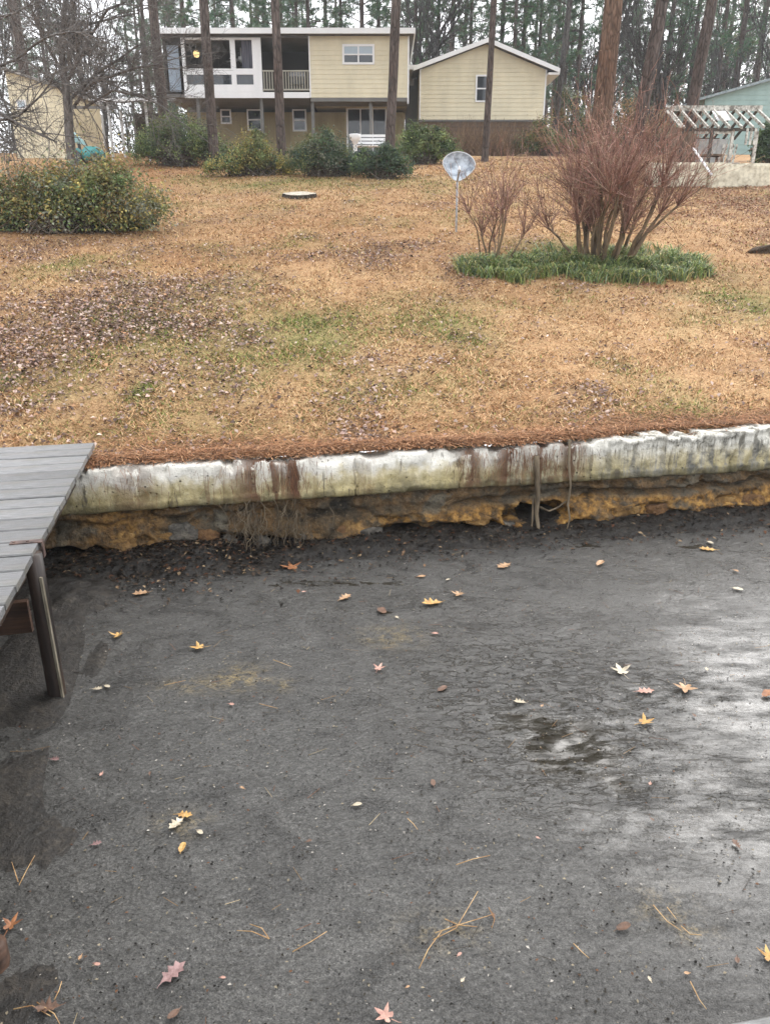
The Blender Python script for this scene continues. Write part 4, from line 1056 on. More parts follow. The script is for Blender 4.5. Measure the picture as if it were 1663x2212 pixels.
MB().box(c[0] - .07, c[0] + .07, c[1] + .02, c[1] + .10, c[2] - .12, c[2] + .10).build('mount', STEEL, dish)
MB().tube([(g[0], DY + .10, g[2] - .2), (c[0] - .01, DY + .08, c[2])], 0.022, 8).build('pole', STEEL, dish, True)

# ---- tree stump in the grass and a root lump at the right
g = G(646, 426)
sp = thing('tree_stump', 'low pale topped tree stump in the middle of the lawn', 'stump', g)
n = 26; rad = [0.36 + 0.09 * (float(vn(k * .45, 3, 5)) - .5) + (0.10 if k in (0, 1, 25) else 0) + (.07 if k in (12, 13) else 0) for k in range(n)]
mb = MB(); CUT = m_noise('weathered_cut_wood', (0.34, 0.29, 0.22), (0.58, 0.52, 0.43), 14, 0.85, 0.004)
STB = m_bark('stump_bark', (0.02, 0.016, 0.012), (0.07, 0.055, 0.042), (0.10, 0.08, 0.06), 7)
ringp = lambda k, s_, z_: (g[0] + rad[k % n] * s_ * math.cos(2 * math.pi * k / n), g[1] + rad[k % n] * s_ * math.sin(2 * math.pi * k / n), g[2] + z_ + 0.17 * rad[k % n] * s_ * math.sin(2 * math.pi * k / n))
for z_, s_ in ((-.12, 1.14), (-.02, 1.04), (.065, 1.0)):
    for k in range(n): mb.v.append(ringp(k, s_, z_ + .02 * float(vn(k * .6, z_ * 9, 2))))
for i in range(2):
    for k in range(n): mb.f.append((i * n + k, i * n + (k + 1) % n, (i + 1) * n + (k + 1) % n, (i + 1) * n + k))
mb.build('bark', STB, sp, True)
mb = MB(); mb.v = [(g[0], g[1], g[2] + .090)] + [ringp(k, .985, .086) for k in range(n)]
mb.f = [(0, 1 + k, 1 + (k + 1) % n) for k in range(n)]; mb.build('cut_top', CUT, sp)
g = G(1638, 545)
o = rock_mesh(9, 10, 16); rt = link('surface_root', o, m_bark('root_knot', (0.05, 0.035, 0.025), (0.16, 0.11, 0.075), (0.20, 0.145, 0.10), 8)); rt.location = (g[0] + .05, g[1], g[2] + .02); rt.scale = (.28, .16, .08); rt.rotation_euler = (0, -.25, .3)
props(rt, 'dark knotted surface root on the lawn at the right edge', 'root')
g = G(296, 348)
gl = thing('path_light', 'small black path light beside the large left shrub', 'path light', g)
MB().tube([(g[0], g[1], g[2] - .1), (g[0], g[1], g[2] + .3)], .02, 7).build('stake', DARKM, gl)
MB().lathe((g[0], g[1], g[2] + .3), [(.03, 0), (.06, .02), (.06, .10), (.09, .12), (.001, .17)], 10).build('head', DARKM, gl, True)

# ================================================================== SHRUBS
def shrub(name, label, cx, base_py, Y, halfw_px, top_py, pal, prob, nleaf, leaf, group=None, clumps=170, lobes=7, seed=0, depthf=0.8, wid=0.5, airy=0.0):
    """evergreen shrub: branch tubes inside, leaves gathered in clumps on an uneven outline"""
    rg = np.random.default_rng(seed + 100)
    sc = Y / (FPX * CT + ST * (1106 - base_py)); hw = halfw_px * sc
    x = fx(cx, Y, base_py); gz_ = float(lawn_z(x, Y)); h = fz(top_py, Y) - gz_
    root_ = thing(name, label, 'shrub', (x, Y, gz_), group)
    # lobes
    L = []
    for k in range(lobes):
        a = (k + rg.uniform(-.3, .3)) / max(lobes - 1, 1) * 2 - 1
        lh = h * (1 - 0.42 * abs(a) ** 2.2) * rg.uniform(0.60, 1.08)
        L.append((x + a * hw * 0.66, Y + rg.uniform(-.35, .35) * hw * depthf, lh, hw * rg.uniform(0.30, 0.46)))
    cc, cn = [], []
    while len(cc) < clumps:
        lx, ly, lh, lw = L[rg.integers(lobes)]
        d = rg.normal(size=3); d /= np.linalg.norm(d)
        if d[2] < -0.55: continue
        rr = rg.uniform(0.45, 1.18) ** 0.5
        p = np.array([lx + d[0] * lw * rr, ly + d[1] * lw * depthf * 1.2 * rr, gz_ + lh * 0.5 + d[2] * lh * 0.5 * rr])
        if p[2] < gz_ + 0.05: p[2] = gz_ + rg.uniform(.05, .25) * h
        cc.append(p); cn.append(d)
    cc = np.array(cc); cn = np.array(cn)
    csz = hw * rg.uniform(0.035, 0.13, clumps)
    i = rg.integers(0, clumps, nleaf)
    off = rg.normal(size=(nleaf, 3)) * (csz[i] * np.where(rg.random(nleaf) < .07, 2.2, 1.0))[:, None] * np.array([1, 1, 0.8])
    C = cc[i] + off
    C[:, 2] = np.maximum(C[:, 2], gz_ + 0.02)
    N = cn[i] * 0.5 + unit(nleaf, rg) * 0.9 + np.array([0, 0, 0.5])
    Ls = leaf * rg.uniform(0.7, 1.3, nleaf)
    v, f = leaf_quads(C, N, Ls, Ls * wid, rg)
    tint = pick(clumps, pal, prob, 0.18, rg)
    col = tint[i] * (1 + rg.normal(size=(nleaf, 1)) * 0.22)
    fast('foliage', v, f, LEAF, root_, np.repeat(np.clip(col, 0.005, 1), 4, 0))
    # branches up to every clump
    P0, P1, R0, R1 = [], [], [], []
    for p in cc:
        b = np.array([x + rg.normal() * hw * 0.25, Y + rg.normal() * hw * 0.15, gz_ - 0.05]); m_ = b * 0.45 + p * 0.55 + np.array([0, 0, 0.08 * h]) + rg.normal(size=3) * 0.04
        P0 += [b, m_]; P1 += [m_, p]; R0 += [0.014, 0.009]; R1 += [0.009, 0.004]
    v, f = tubes(P0, P1, R0, R1, 4)
    fast('branches', v, f, BRM, root_)
    return root_
BRM = m_noise('shrub_branch', (0.06, 0.045, 0.033), (0.15, 0.12, 0.09), 14, 0.9, 0)
OLV = (0.165, 0.175, 0.07); DKG = (0.065, 0.10, 0.047); YLW = (0.34, 0.28, 0.09); BRN = (0.30, 0.20, 0.095); BLG = (0.075, 0.11, 0.078); MIDG = (0.125, 0.18, 0.07); LTG = (0.22, 0.27, 0.10); GRY = (0.22, 0.23, 0.165)
shrub('evergreen_shrub', 'largest rounded azalea shrub with yellowing leaves at the left edge', 150, 492, 16.3, 205, 322, [OLV, YLW, BRN, MIDG, GRY, LTG], [.30, .22, .13, .15, .12, .1], 30000, 0.066, seed=1, clumps=300, lobes=9, depthf=0.5)
shrub('evergreen_shrub', 'tall loose green shrub in front of the glazed porch', 388, 330, 31.2, 102, 216, [MIDG, DKG, LTG, OLV], [.35, .3, .2, .15], 15000, 0.085, seed=2, clumps=260, lobes=7)
shrub('evergreen_shrub', 'yellow green shrub, leftmost of the low row before the house', 547, 364, 26.6, 88, 290, [YLW, OLV, DKG, LTG], [.30, .32, .22, .16], 12000, 0.075, seed=3, clumps=220, lobes=6)
shrub('evergreen_shrub', 'dark green shrub in the middle of the low row', 705, 367, 26.4, 85, 282, [DKG, BLG, OLV, GRY], [.36, .3, .22, .12], 13000, 0.072, seed=4, clumps=230, lobes=6)
shrub('evergreen_shrub', 'rounded dark shrub at the right end of the low row', 825, 370, 25.8, 62, 292, [DKG, BLG, MIDG], [.45, .35, .2], 10000, 0.07, seed=5, clumps=180, lobes=5)
shrub('evergreen_shrub', 'bright green dome shaped shrub at the house corner', 914, 326, 32.5, 66, 222, [MIDG, LTG, DKG, OLV], [.36, .28, .2, .16], 13000, 0.085, seed=6, clumps=200, lobes=5)
shrub('evergreen_shrub', 'sparse olive shrub before the brick base of the wing', 1172, 308, 38.0, 66, 252, [OLV, BRN, DKG, MIDG], [.35, .3, .2, .15], 7000, 0.09, seed=7, clumps=120, lobes=5)
shrub('evergreen_shrub', 'dense dark evergreen beside the ruined shed at the right edge', 1672, 352, 27.6, 55, 205, [DKG, MIDG, BLG], [.5, .3, .2], 12000, 0.08, seed=8, clumps=200, lobes=5)
shrub('evergreen_shrub', 'dark thicket shrub right of the gabled wing', 1245, 300, 45.0, 70, 185, [DKG, OLV, BRN, GRY], [.4, .25, .2, .15], 9000, 0.12, seed=9, clumps=160, lobes=6)
shrub('evergreen_shrub', 'brown green thicket shrub behind the pair of pine trunks', 1380, 330, 43.0, 80, 200, [OLV, BRN, DKG, GRY], [.3, .35, .2, .15], 8000, 0.12, seed=10, clumps=150, lobes=6)
shrub('evergreen_shrub', 'small green shrub growing at the stem of the red shrub', 1290, 395, 22.5, 42, 320, [DKG, OLV, MIDG], [.5, .3, .2], 4000, 0.06, seed=12, clumps=80, lobes=4)

# liriope-like clumps: many narrow arching blades
def blade_arrays(pos, hgt, wdt, lean, rg):
    """3-segment arching blades -> verts, quads, blade index"""
    n = len(pos); a = rg.uniform(0, 2 * math.pi, n); d = np.stack([np.cos(a), np.sin(a), np.zeros(n)], 1); sd = np.stack([-np.sin(a), np.cos(a), np.zeros(n)], 1)
    rows = []
    for k, (up, ou, w) in enumerate([(0, 0, 1), (0.55, 0.25, 1.0), (0.85, 0.65, 0.8), (0.80, 1.0, 0.15)]):
        c_ = pos + np.array([0, 0, 1.0]) * (hgt * up)[:, None] + d * (lean * ou)[:, None]
        rows += [c_ - sd * (wdt * w / 2)[:, None], c_ + sd * (wdt * w / 2)[:, None]]
    v = np.stack(rows, 1).reshape(-1, 3); b = (np.arange(n) * 8)[:, None, None]
    q = np.array([[0, 1, 3, 2], [2, 3, 5, 4], [4, 5, 7, 6]])[None]
    return v, (b + q).reshape(-1, 4)
def liriope(label, els, n, hg, pal, prob, seed):
    rg = np.random.default_rng(seed); P = []
    for (px, py, rx, ry, wgt) in els:
        c = G(px, py); e = G(px + rx, py); f1 = G(px, py + ry); f2 = G(px, py - ry); ax = abs(e[0] - c[0]); ay = abs(f2[1] - f1[1]) / 2
        m_ = int(n * wgt); tn = max(m_ // 40, 4)
        a = rg.uniform(0, 2 * math.pi, tn); r_ = np.sqrt(rg.uniform(0, 1, tn)); tc = np.stack([c[0] + ax * r_ * np.cos(a), c[1] + ay * r_ * np.sin(a)], 1)
        i = rg.integers(0, tn, m_); P.append(tc[i] + rg.normal(size=(m_, 2)) * 0.06)
    P = np.concatenate(P); pos = np.stack([P[:, 0], P[:, 1], lawn_z(P[:, 0], P[:, 1]) - 0.01], 1); n = len(pos)
    h = hg * rg.uniform(0.35, 1.1, n) * (.55 + .8 * vn(P[:, 0] * 3.5, P[:, 1] * 3.5, 5)); v, f = blade_arrays(pos, h, rg.uniform(.010, .018, n), h * rg.uniform(.5, 1.3, n), rg)
    cl = pick(n, pal, prob, 0.22, rg)
    o = fast('border_grass', v, f, LEAF, None, np.repeat(cl, 8, 0)); props(o, label, 'border grass', kind='stuff')
liriope('ring of green strappy border grass under the bare shrubs', [(1270, 592, 225, 20, .5), (1080, 590, 85, 22, .16), (1400, 570, 105, 24, .28), (1190, 570, 90, 20, .12), (1500, 580, 35, 16, .04)], 13000, 0.23,
        [(0.17, 0.24, 0.085), (0.29, 0.35, 0.115), (0.11, 0.155, 0.095), (0.48, 0.42, 0.20), (0.20, 0.26, 0.16)], [.28, .27, .15, .18, .12], 51)
liriope('grey green border grass round the foot of the largest azalea', [(190, 490, 150, 14, .6), (60, 488, 90, 14, .4)], 9000, 0.26, [(0.10, 0.135, 0.085), (0.14, 0.17, 0.11), (0.07, 0.095, 0.065), (0.22, 0.23, 0.13)], [.4, .3, .2, .1], 52)

# ================================================================== BARE SHRUBS (many-stemmed)
def myrtle(label, base, nst, spread, h_stem, h_whip, whips, seed, stem_r, wide):
    rg = np.random.default_rng(seed)
    root_ = thing('bare_shrub', label, 'shrub', base)
    S0, S1, SR0, SR1 = [], [], [], []; W0_, W1_, WR0, WR1 = [], [], [], []; tips = []
    for k in range(nst):
        a = 2 * math.pi * k / nst + rg.uniform(-.3, .3); rr = spread * math.sqrt(rg.uniform(.05, 1))
        p = np.array(base) + np.array([math.cos(a) * rr, math.sin(a) * rr * .6, -0.06])
        out = np.array([math.cos(a), math.sin(a) * .7, 0]) * (rr / spread) * wide * rg.uniform(.7, 1.15)
        d = out + np.array([0, 0, 1.0]); d /= np.linalg.norm(d); L = h_stem * rg.uniform(.5, 1.35); r0 = stem_r * rg.uniform(.6, 1.2); n = 6
        for j in range(n):
            q = p + d * L / n; d = d + rg.normal(size=3) * .15 + np.array([0, 0, .05]); d /= np.linalg.norm(d)
            S0.append(p); S1.append(q); SR0.append(r0 * (1 - j / n * .45)); SR1.append(r0 * (1 - (j + 1) / n * .45)); p = q
            if j >= 4 and rg.random() < 0.7:
                heads = [(p.copy(), d.copy(), .6)]
            else: heads = []
            if j == n - 1: heads.append((p.copy(), d.copy(), 1.0))
            for hp, hd, am in heads:
                for w in range(int(whips * am * rg.uniform(.7, 1.2))):
                    dd = hd * .55 + np.array([0, 0, .60]) + rg.normal(size=3) * .46; dd /= np.linalg.norm(dd); Lw = h_whip * rg.uniform(.35, 1.15) * (.8 if am < 1 else 1) * (1.12 - .42 * min(1, rr / spread))
                    p_ = hp; rw = 0.0065; m_ = 4
                    for s_ in range(m_):
                        q_ = p_ + dd * Lw / m_; dd = dd + rg.normal(size=3) * .17 + np.array([0, 0, .05]); dd /= np.linalg.norm(dd)
                        W0_.append(p_); W1_.append(q_); WR0.append(rw * (1 - s_ / m_ * .7)); WR1.append(rw * (1 - (s_ + 1) / m_ * .7)); p_ = q_
                        if rg.random() < .75:
                            e = dd * .6 + rg.normal(size=3) * .5 + np.array([0, 0, .25]); e /= np.linalg.norm(e); l_ = rg.uniform(.10, .32)
                            W0_.append(p_); W1_.append(p_ + e * l_); WR0.append(.0038); WR1.append(.0018); tips.append(p_ + e * l_)
                    tips.append(p_)
    v, f = tubes(S0, S1, SR0, SR1, 7); fast('stems', v, f, STEMM, root_, smooth=True)
    v, f = tubes(W0_, W1_, WR0, WR1, 3)
    cl = pick(len(W0_), [(0.26, 0.135, 0.105), (0.16, 0.09, 0.068), (0.37, 0.22, 0.175), (0.31, 0.215, 0.15)], [.4, .25, .2, .15], .2, rg)
    fast('twigs', v, f, TWIG, root_, np.repeat(cl, 6, 0))
    tips = np.array(tips); tips = tips[rg.random(len(tips)) < .45]; m_ = len(tips)
    v, f = leaf_quads(np.repeat(tips, 2, 0) + rg.normal(size=(2 * m_, 3)) * .01, unit(2 * m_, rg), .022, .016, rg)
    sh_ = fast('seed_heads', v, f, TWIG, root_, np.repeat(pick(2 * m_, [(0.36, 0.22, 0.17), (0.42, 0.32, 0.23), (0.20, 0.11, 0.08)], [.5, .25, .25], .2, rg), 4, 0)); sh_['kind'] = 'stuff'
    return root_
STEMM = m_noise('tan_stem_bark', (0.06, 0.042, 0.026), (0.22, 0.155, 0.095), 7, 0.85, 0.003, stretch=(1, 1, .2))
myrtle('big fan shaped bare shrub with reddish twigs in the border grass', G(1300, 572), 26, 0.42, 1.15, 1.8, 19, 61, 0.038, 0.66)
myrtle('small thin bare shrub beside the satellite dish', G(1065, 572), 8, 0.20, 0.85, 1.15, 12, 62, 0.022, 0.62)

# ================================================================== TREES
PINE = m_bark('pine_bark', (0.030, 0.024, 0.021), (0.115, 0.085, 0.072), (0.165, 0.135, 0.12), 7)
PINE_R = m_bark('red_pine_bark', (0.045, 0.028, 0.02), (0.165, 0.098, 0.066), (0.21, 0.14, 0.10), 7)
GREYB = m_bark('grey_tree_bark', (0.035, 0.032, 0.03), (0.10, 0.092, 0.085), (0.16, 0.15, 0.14), 9)
def trunk_np(base, top, r0, r1, n=14, m=46, seed=0, flare=0.35):
    k = np.linspace(0, 1, m); base, top = np.array(base, float), np.array(top, float)
    ax = base[None] + (top - base)[None] * k[:, None]; H = np.linalg.norm(top - base)
    ax[:, 0] += (vn(k * 3, k * 0, seed) - .5) * .25 * k; ax[:, 1] += (vn(k * 3, k * 0 + 9, seed) - .5) * .25 * k
    r = (r0 + (r1 - r0) * k) * (1 + flare * np.exp(-k * H / .35))
    a = np.arange(n) * 2 * math.pi / n
    rr = r[:, None] * (1 + (vn(np.cos(a)[None] * 2 + k[:, None] * 0, np.sin(a)[None] * 2 + k[:, None] * H * 1.2, seed + 1) - .5) * .16)
    v = np.stack([ax[:, 0:1] + rr * np.cos(a), ax[:, 1:2] + rr * np.sin(a), ax[:, 2:3] + 0 * rr], -1).reshape(-1, 3)
    i = np.arange(m - 1)[:, None] * n; j = np.arange(n)[None]; j2 = (j + 1) % n
    return v, np.stack([i + j, i + j2, i + n + j2, i + n + j], -1).reshape(-1, 4)

def pine_crown(seed, H, z0, nb=46, rad=2.6, clump=13):
    """whorled limbs with needle tufts"""
    rg = np.random.default_rng(seed); P0, P1, R0, R1, T = [], [], [], [], []
    for k in range(nb):
        q = (k + rg.random()) / nb; z = z0 + (H - z0) * q; L = rad * (1 - q ** 1.6 * .8) * rg.uniform(.55, 1.15); a = rg.uniform(0, 2 * math.pi)
        p = np.array([0, 0, z]); d = np.array([math.cos(a), math.sin(a), rg.uniform(-.15, .55)]); m_ = 4
        for s_ in range(m_):
            d2 = d + rg.normal(size=3) * .16; nq = p + d2 / np.linalg.norm(d2) * L / m_
            P0.append(p); P1.append(nq); r_ = .045 * (1 - q * .5); R0.append(r_ * (1 - s_ / m_ * .8)); R1.append(r_ * (1 - (s_ + 1) / m_ * .8)); p = nq
            if s_ >= 1:
                for c_ in range(clump // 3 + 1):
                    e = unit(1, rg)[0] * rg.uniform(.1, .55) * (L / 2.6); t_ = p + e; T.append(t_); P0.append(p); P1.append(t_); R0.append(.012); R1.append(.006)
    return (P0, P1, R0, R1), np.array(T)
def tufts(T, rg, per=16, L=0.30, w=0.032):
    n = len(T) * per; C = np.repeat(T, per, 0); d = unit(n, rg); d[:, 2] += .25; d /= np.linalg.norm(d, axis=1, keepdims=True)
    s_ = np.cross(d, unit(n, rg)); s_ /= np.linalg.norm(s_, axis=1, keepdims=True); l_ = L * rg.uniform(.6, 1.2, n)[:, None]
    v = np.stack([C - s_ * w * .5, C + s_ * w * .5, C + d * l_], 1).reshape(-1, 3); return v, np.arange(n * 3).reshape(n, 3)
NEEDLE = m_attr('pine_needles', .6, .3, .2)
def crown_mesh(seed, H, z0, rad=2.6, nb=46, per=16, w=0.032):
    rg = np.random.default_rng(seed + 7); (P0, P1, R0, R1), T = pine_crown(seed, H, z0, nb, rad)
    v, f = tufts(T, rg, per, .30 if per == 16 else .38, w); cl = pick(len(T), [(0.07, 0.14, 0.075), (0.10, 0.175, 0.08), (0.055, 0.105, 0.07), (0.13, 0.14, 0.07)], [.4, .3, .2, .1], .2, rg)
    a = fast('crown', v, f, NEEDLE, None, np.repeat(np.repeat(cl, per, 0), 3, 0)); v, f = tubes(P0, P1, R0, R1, 4); b = fast('limbs', v, f, PINE)
    ma, mb_ = a.data, b.data; bpy.data.objects.remove(a); bpy.data.objects.remove(b); return ma, mb_
CROWNS = [crown_mesh(200 + k, 22, z0, rad, 110, 34, .05) for k, (z0, rad) in enumerate([(11, 3.4), (12, 3.0), (10.5, 3.6)])]
BACKC = [crown_mesh(300 + k, 22, z0, rad, nb) for k, (z0, rad, nb) in enumerate([(7, 2.8, 52), (5.0, 2.5, 60), (9, 3.0, 46), (3.5, 2.4, 66)])]

def pine(label, px, Y, wpx, lean_px=0, m=None, group=None, ci=0, H=22, base_py=300):
    x = fx(px, Y, base_py); gz_ = float(lawn_z(x, Y)); r0 = wpx * Y / 1880 / 2
    o = thing('pine_tree', label, 'tree', (x, Y, gz_), group)
    k = lean_px * Y / 1880 / 5.5        # drift in metres per metre of height
    top = (x + k * H, Y, gz_ + H)
    v, f = trunk_np((x, Y, gz_ - .2), top, r0, r0 * .35, 16, 60, int(px))
    fast('trunk', v, f, m or PINE, o, smooth=True)
    for nm, me in (('crown', CROWNS[ci][0]), ('limbs', CROWNS[ci][1])):
        c_ = link(nm, me, None, o); s_ = H / 22; c_.scale = (s_, s_, s_); c_.rotation_euler = (0, k, px * .7)
        c_.location = (k * 1.0, 0, 0)
    return o
pine('thick pine trunk before the glazed porch', 457, 30.5, 23, 0, ci=0, base_py=250)
pine('straight pine trunk before the balcony railing', 606, 28.0, 21, 1, ci=1, base_py=280)
pine('leaning pine trunk before the sided bay of the house', 840, 28.5, 22, 17, ci=2, base_py=260)
pine('slender pine trunk before the gabled wing', 1049, 33.5, 15, 6, ci=1, base_py=280)
pine('pine trunk left of the house at the end of the roof', 352, 33.0, 24, -4, ci=0, base_py=220)
pine('thick reddish pine trunk rising behind the big bare shrub', 1290, 25.0, 44, 10, PINE_R, ci=2, base_py=320)
pine('grey brown leaning pine trunk right of the reddish one', 1366, 27.0, 30, 36, ci=0, base_py=300)
pine('pale grey pine trunk at the wing eave corner', 1197, 43.5, 14, 14, GREYB, ci=1, base_py=240)
pine('dark pine trunk above the ruined shed roof', 1478, 33.0, 27, 24, ci=0, base_py=280)
pine('pine trunk behind the bare tree at the far left', 72, 40.0, 22, -8, ci=2, base_py=250)

# background pines: one mesh set per kind, copied
def back_kind(k):
    v, f = trunk_np((0, 0, -.4), (0, 0, 22), .20, .06, 8, 24, 40 + k, .2); t_ = fast('trunk', v, f, PINE, smooth=True); me = t_.data; bpy.data.objects.remove(t_); return me
BTR = [back_kind(k) for k in range(4)]
rb = random.Random(21)
spots = []
def far_ok(x, y): return all((x - a) ** 2 + (y - b) ** 2 > 6.0 for a, b in spots)
def far_pine(px, Y, lab, grp, s_=None):
    x = fx(px, Y, 120)
    spots.append((x, Y)); k = rb.choice((1, 3, 0)) if Y < 67 else rb.randrange(4); s_ = s_ or rb.uniform(.85, 1.2)
    o = thing('pine_tree', lab, 'tree', (x, Y, float(lawn_z(x, Y)) - .1), grp, rb.uniform(0, 6.28)); o.scale = (s_, s_, s_ * rb.uniform(.95, 1.1))
    for nm, me in (('trunk', BTR[k]), ('crown', BACKC[k][0]), ('limbs', BACKC[k][1])): link(nm, me, None, o)
for px in (900, 922, 946, 974, 1012, 1085, 1108, 1132, 1160, 1222, 1250, 1320, 1425, 1560, 1600, 1640):
    far_pine(px + rb.uniform(-4, 4), rb.uniform(54, 66), 'slim background pine standing behind the gabled wing and the sheds', 'pines close behind the houses')
for k in range(16):
    far_pine(370 + k * 34 + rb.uniform(-10, 10), rb.uniform(66, 100), 'pine rising above the flat roof of the two storey house', 'pines behind the flat roof', rb.uniform(.95, 1.25))
n_ = 0
while n_ < 74:
    Y_ = rb.uniform(62, 145); px = rb.uniform(-120, 1800); x = fx(px, Y_, 120)
    if not far_ok(x, Y_): continue
    far_pine(px, Y_, 'distant pine in the wood behind the houses', 'pines of the far wood', rb.uniform(.9, 1.35)); n_ += 1

# ---- bare trees
def grow(P, D, L, r, lv, rg, out, maxlv, spread=.55, up=.10, seg=3, kids=3):
    for s_ in range(seg):
        q = P + D * L / seg
        out.append((P, q, r * (1 - s_ / seg * .35), r * (1 - (s_ + 1) / seg * .35), lv)); P = q
        D = D + rg.normal(size=3) * .13 + np.array([0, 0, up * .4]); D = D / np.linalg.norm(D)
        if lv < maxlv:
            for c_ in range(rg.integers(1, kids) if s_ < seg - 1 else rg.integers(2, kids + 1)):
                e = D + rg.normal(size=3) * spread + np.array([0, 0, up]); e = e / np.linalg.norm(e)
                grow(P, e, L * rg.uniform(.5, .78), r * rg.uniform(.42, .62), lv + 1, rg, out, maxlv, spread, up, seg, kids)
def bare_mesh(out, nm, nsides=4):
    P0 = [o_[0] for o_ in out]; P1 = [o_[1] for o_ in out]; return tubes(P0, P1, [max(o_[2], .003) for o_ in out], [max(o_[3], .0025) for o_ in out], nsides)
def limb(px_pts, Y, r, rg, out, lv0=1, maxlv=4, L=1.2):
    """a limb along picture points at depths Y, with twigs growing off it"""
    P = [atY(a, b, y_) for (a, b), y_ in zip(px_pts, Y)]; n = len(P)
    for i in range(n - 1):
        out.append((P[i], P[i + 1], r * (1 - i / n * .75), r * (1 - (i + 1) / n * .75), 0))
        d = (P[i + 1] - P[i]); d /= np.linalg.norm(d)
        for q in range(4):
            t_ = rg.random(); p = P[i] * (1 - t_) + P[i + 1] * t_; e = d * .7 + rg.normal(size=3) * .6; e /= np.linalg.norm(e)
            grow(p, e, L * rg.uniform(.5, 1.0), r * .38 * (1 - i / n * .5), lv0, rg, out, maxlv, .5, .02, 3, 2)
BARK2 = m_noise('dark_bare_bark', (0.055, 0.048, 0.043), (0.19, 0.172, 0.158), 10, 0.9, 0.004, stretch=(1, 1, .4))
zz_ = lambda pts: [(a / 3.08, b / 3.08) for a, b in pts]
rg = np.random.default_rng(77); out = []
TB = onlawn(152, 318, 29.0)
base_t = thing('bare_tree', 'bare grey tree with forked twiggy crown left of the lean-to', 'tree', TB)
o1 = []
tp = [TB + np.array([0, 0, -.2]), atY(150, 285, 29), atY(147, 228, 29), atY(140, 165, 29), atY(132, 98, 28.8), atY(138, 40, 28.6), atY(150, -60, 28.4)]
for i in range(len(tp) - 1): o1.append((tp[i], tp[i + 1], .17 * (1 - i * .1), .17 * (1 - (i + 1) * .1), 0))
v, f = bare_mesh(o1, '', 9); fast('trunk', v, f, BARK2, base_t, smooth=True)
for pts, r_ in (([(500, 700), (620, 540), (760, 500), (900, 450), (1050, 430)], .07), ([(480, 650), (650, 480), (800, 390), (920, 300)], .07), ([(440, 560), (520, 400), (600, 250), (720, 60), (830, 20)], .08),
                ([(430, 500), (330, 330), (260, 180), (200, 30)], .07), ([(450, 420), (500, 250), (480, 80), (520, -60)], .06), ([(440, 640), (340, 520), (200, 420), (60, 380)], .06), ([(560, 720), (750, 600), (950, 640), (1100, 720), (1190, 800)], .05),
                ([(420, 300), (600, 160), (760, 120), (900, 90)], .05)):
    limb(zz_(pts), [29 + (.5 - i % 2) * .8 * rg.random() - .3 * i for i in range(len(pts))], r_, rg, out, 1, 4, 1.5)
v, f = bare_mesh(out, '', 4); fast('branches', v, f, BARK2, base_t)
# nearer tree out of frame on the left, its limbs reaching in
out = []; NB = onlawn(-190, 460, 17.5)
near_t = thing('bare_tree', 'dark bare limbs reaching in from a tree beyond the left edge', 'tree', NB)
o1 = [(NB + np.array([0, 0, -.2]), NB + np.array([.1, 0, 1.2]), .16, .13, 0), (NB + np.array([.1, 0, 1.2]), NB + np.array([.15, .1, 2.6]), .13, .10, 0), (NB + np.array([.15, .1, 2.6]), NB + np.array([.1, .2, 5.2]), .10, .04, 0)]
v, f = bare_mesh(o1, '', 9); fast('trunk', v, f, BARK2, near_t, smooth=True)
for pts, r_ in (([(-480, 700), (-200, 560), (0, 440), (120, 390), (240, 290), (330, 240), (450, 215), (640, 215)], .035), ([(-480, 520), (-200, 180), (0, 110), (100, 90), (200, 30), (260, -40)], .03), ([(-480, 700), (-200, 690), (0, 750), (120, 820), (260, 890), (380, 945)], .045),
                ([(-480, 720), (-180, 790), (0, 800), (130, 770), (260, 650), (340, 550), (380, 450)], .034), ([(-480, 760), (-150, 860), (0, 900), (90, 960), (160, 1050)], .025), ([(-300, 600), (-60, 620), (80, 700), (160, 820)], .022)):
    limb(zz_(pts), [17.5 - .25 * i for i in range(len(pts))], r_, rg, out, 2, 4, .8)
v, f = bare_mesh(out, '', 4); fast('branches', v, f, BARK2, near_t)

def bare_kind(seed, H):
    rg = np.random.default_rng(seed); out = []
    grow(np.array([0, 0, -.2]), np.array([0.02, 0, 1.0]), H * .45, .13, 0, rg, out, 3, .42, .22, 4, 3)
    tr = [o_ for o_ in out if o_[4] == 0]; br = [o_ for o_ in out if o_[4] > 0]
    v, f = bare_mesh(tr, '', 7); a = fast('trunk', v, f, GREYB, smooth=True); v, f = bare_mesh(br, '', 3); b = fast('branches', v, f, GREYB); r_ = (a.data, b.data)
    bpy.data.objects.remove(a); bpy.data.objects.remove(b); return r_
BK = [bare_kind(401 + k, 11) for k in range(3)]
def far_bare(px, Y, lab, grp, s_):
    x = fx(px, Y, 160); o = thing('bare_tree', lab, 'tree', (x, Y, float(lawn_z(x, Y)) - .1), grp, rb.uniform(0, 6.28)); o.scale = (s_, s_, s_)
    for nm, me in (('trunk', BK[rb.randrange(3)][0]), ('branches', BK[rb.randrange(3)][1])): link(nm, me, None, o)
for k in range(14):
    far_bare(rb.choice([rb.uniform(-60, 360), rb.uniform(1190, 1700), rb.uniform(1190, 1700), rb.uniform(890, 1000)]), rb.uniform(47, 80), 'thin leafless tree among the background pines', 'leafless trees of the far wood', rb.uniform(.8, 1.3))
far_bare(1425, 41, 'leafless forked tree left of the dark trunk above the ruined shed', None, .75)

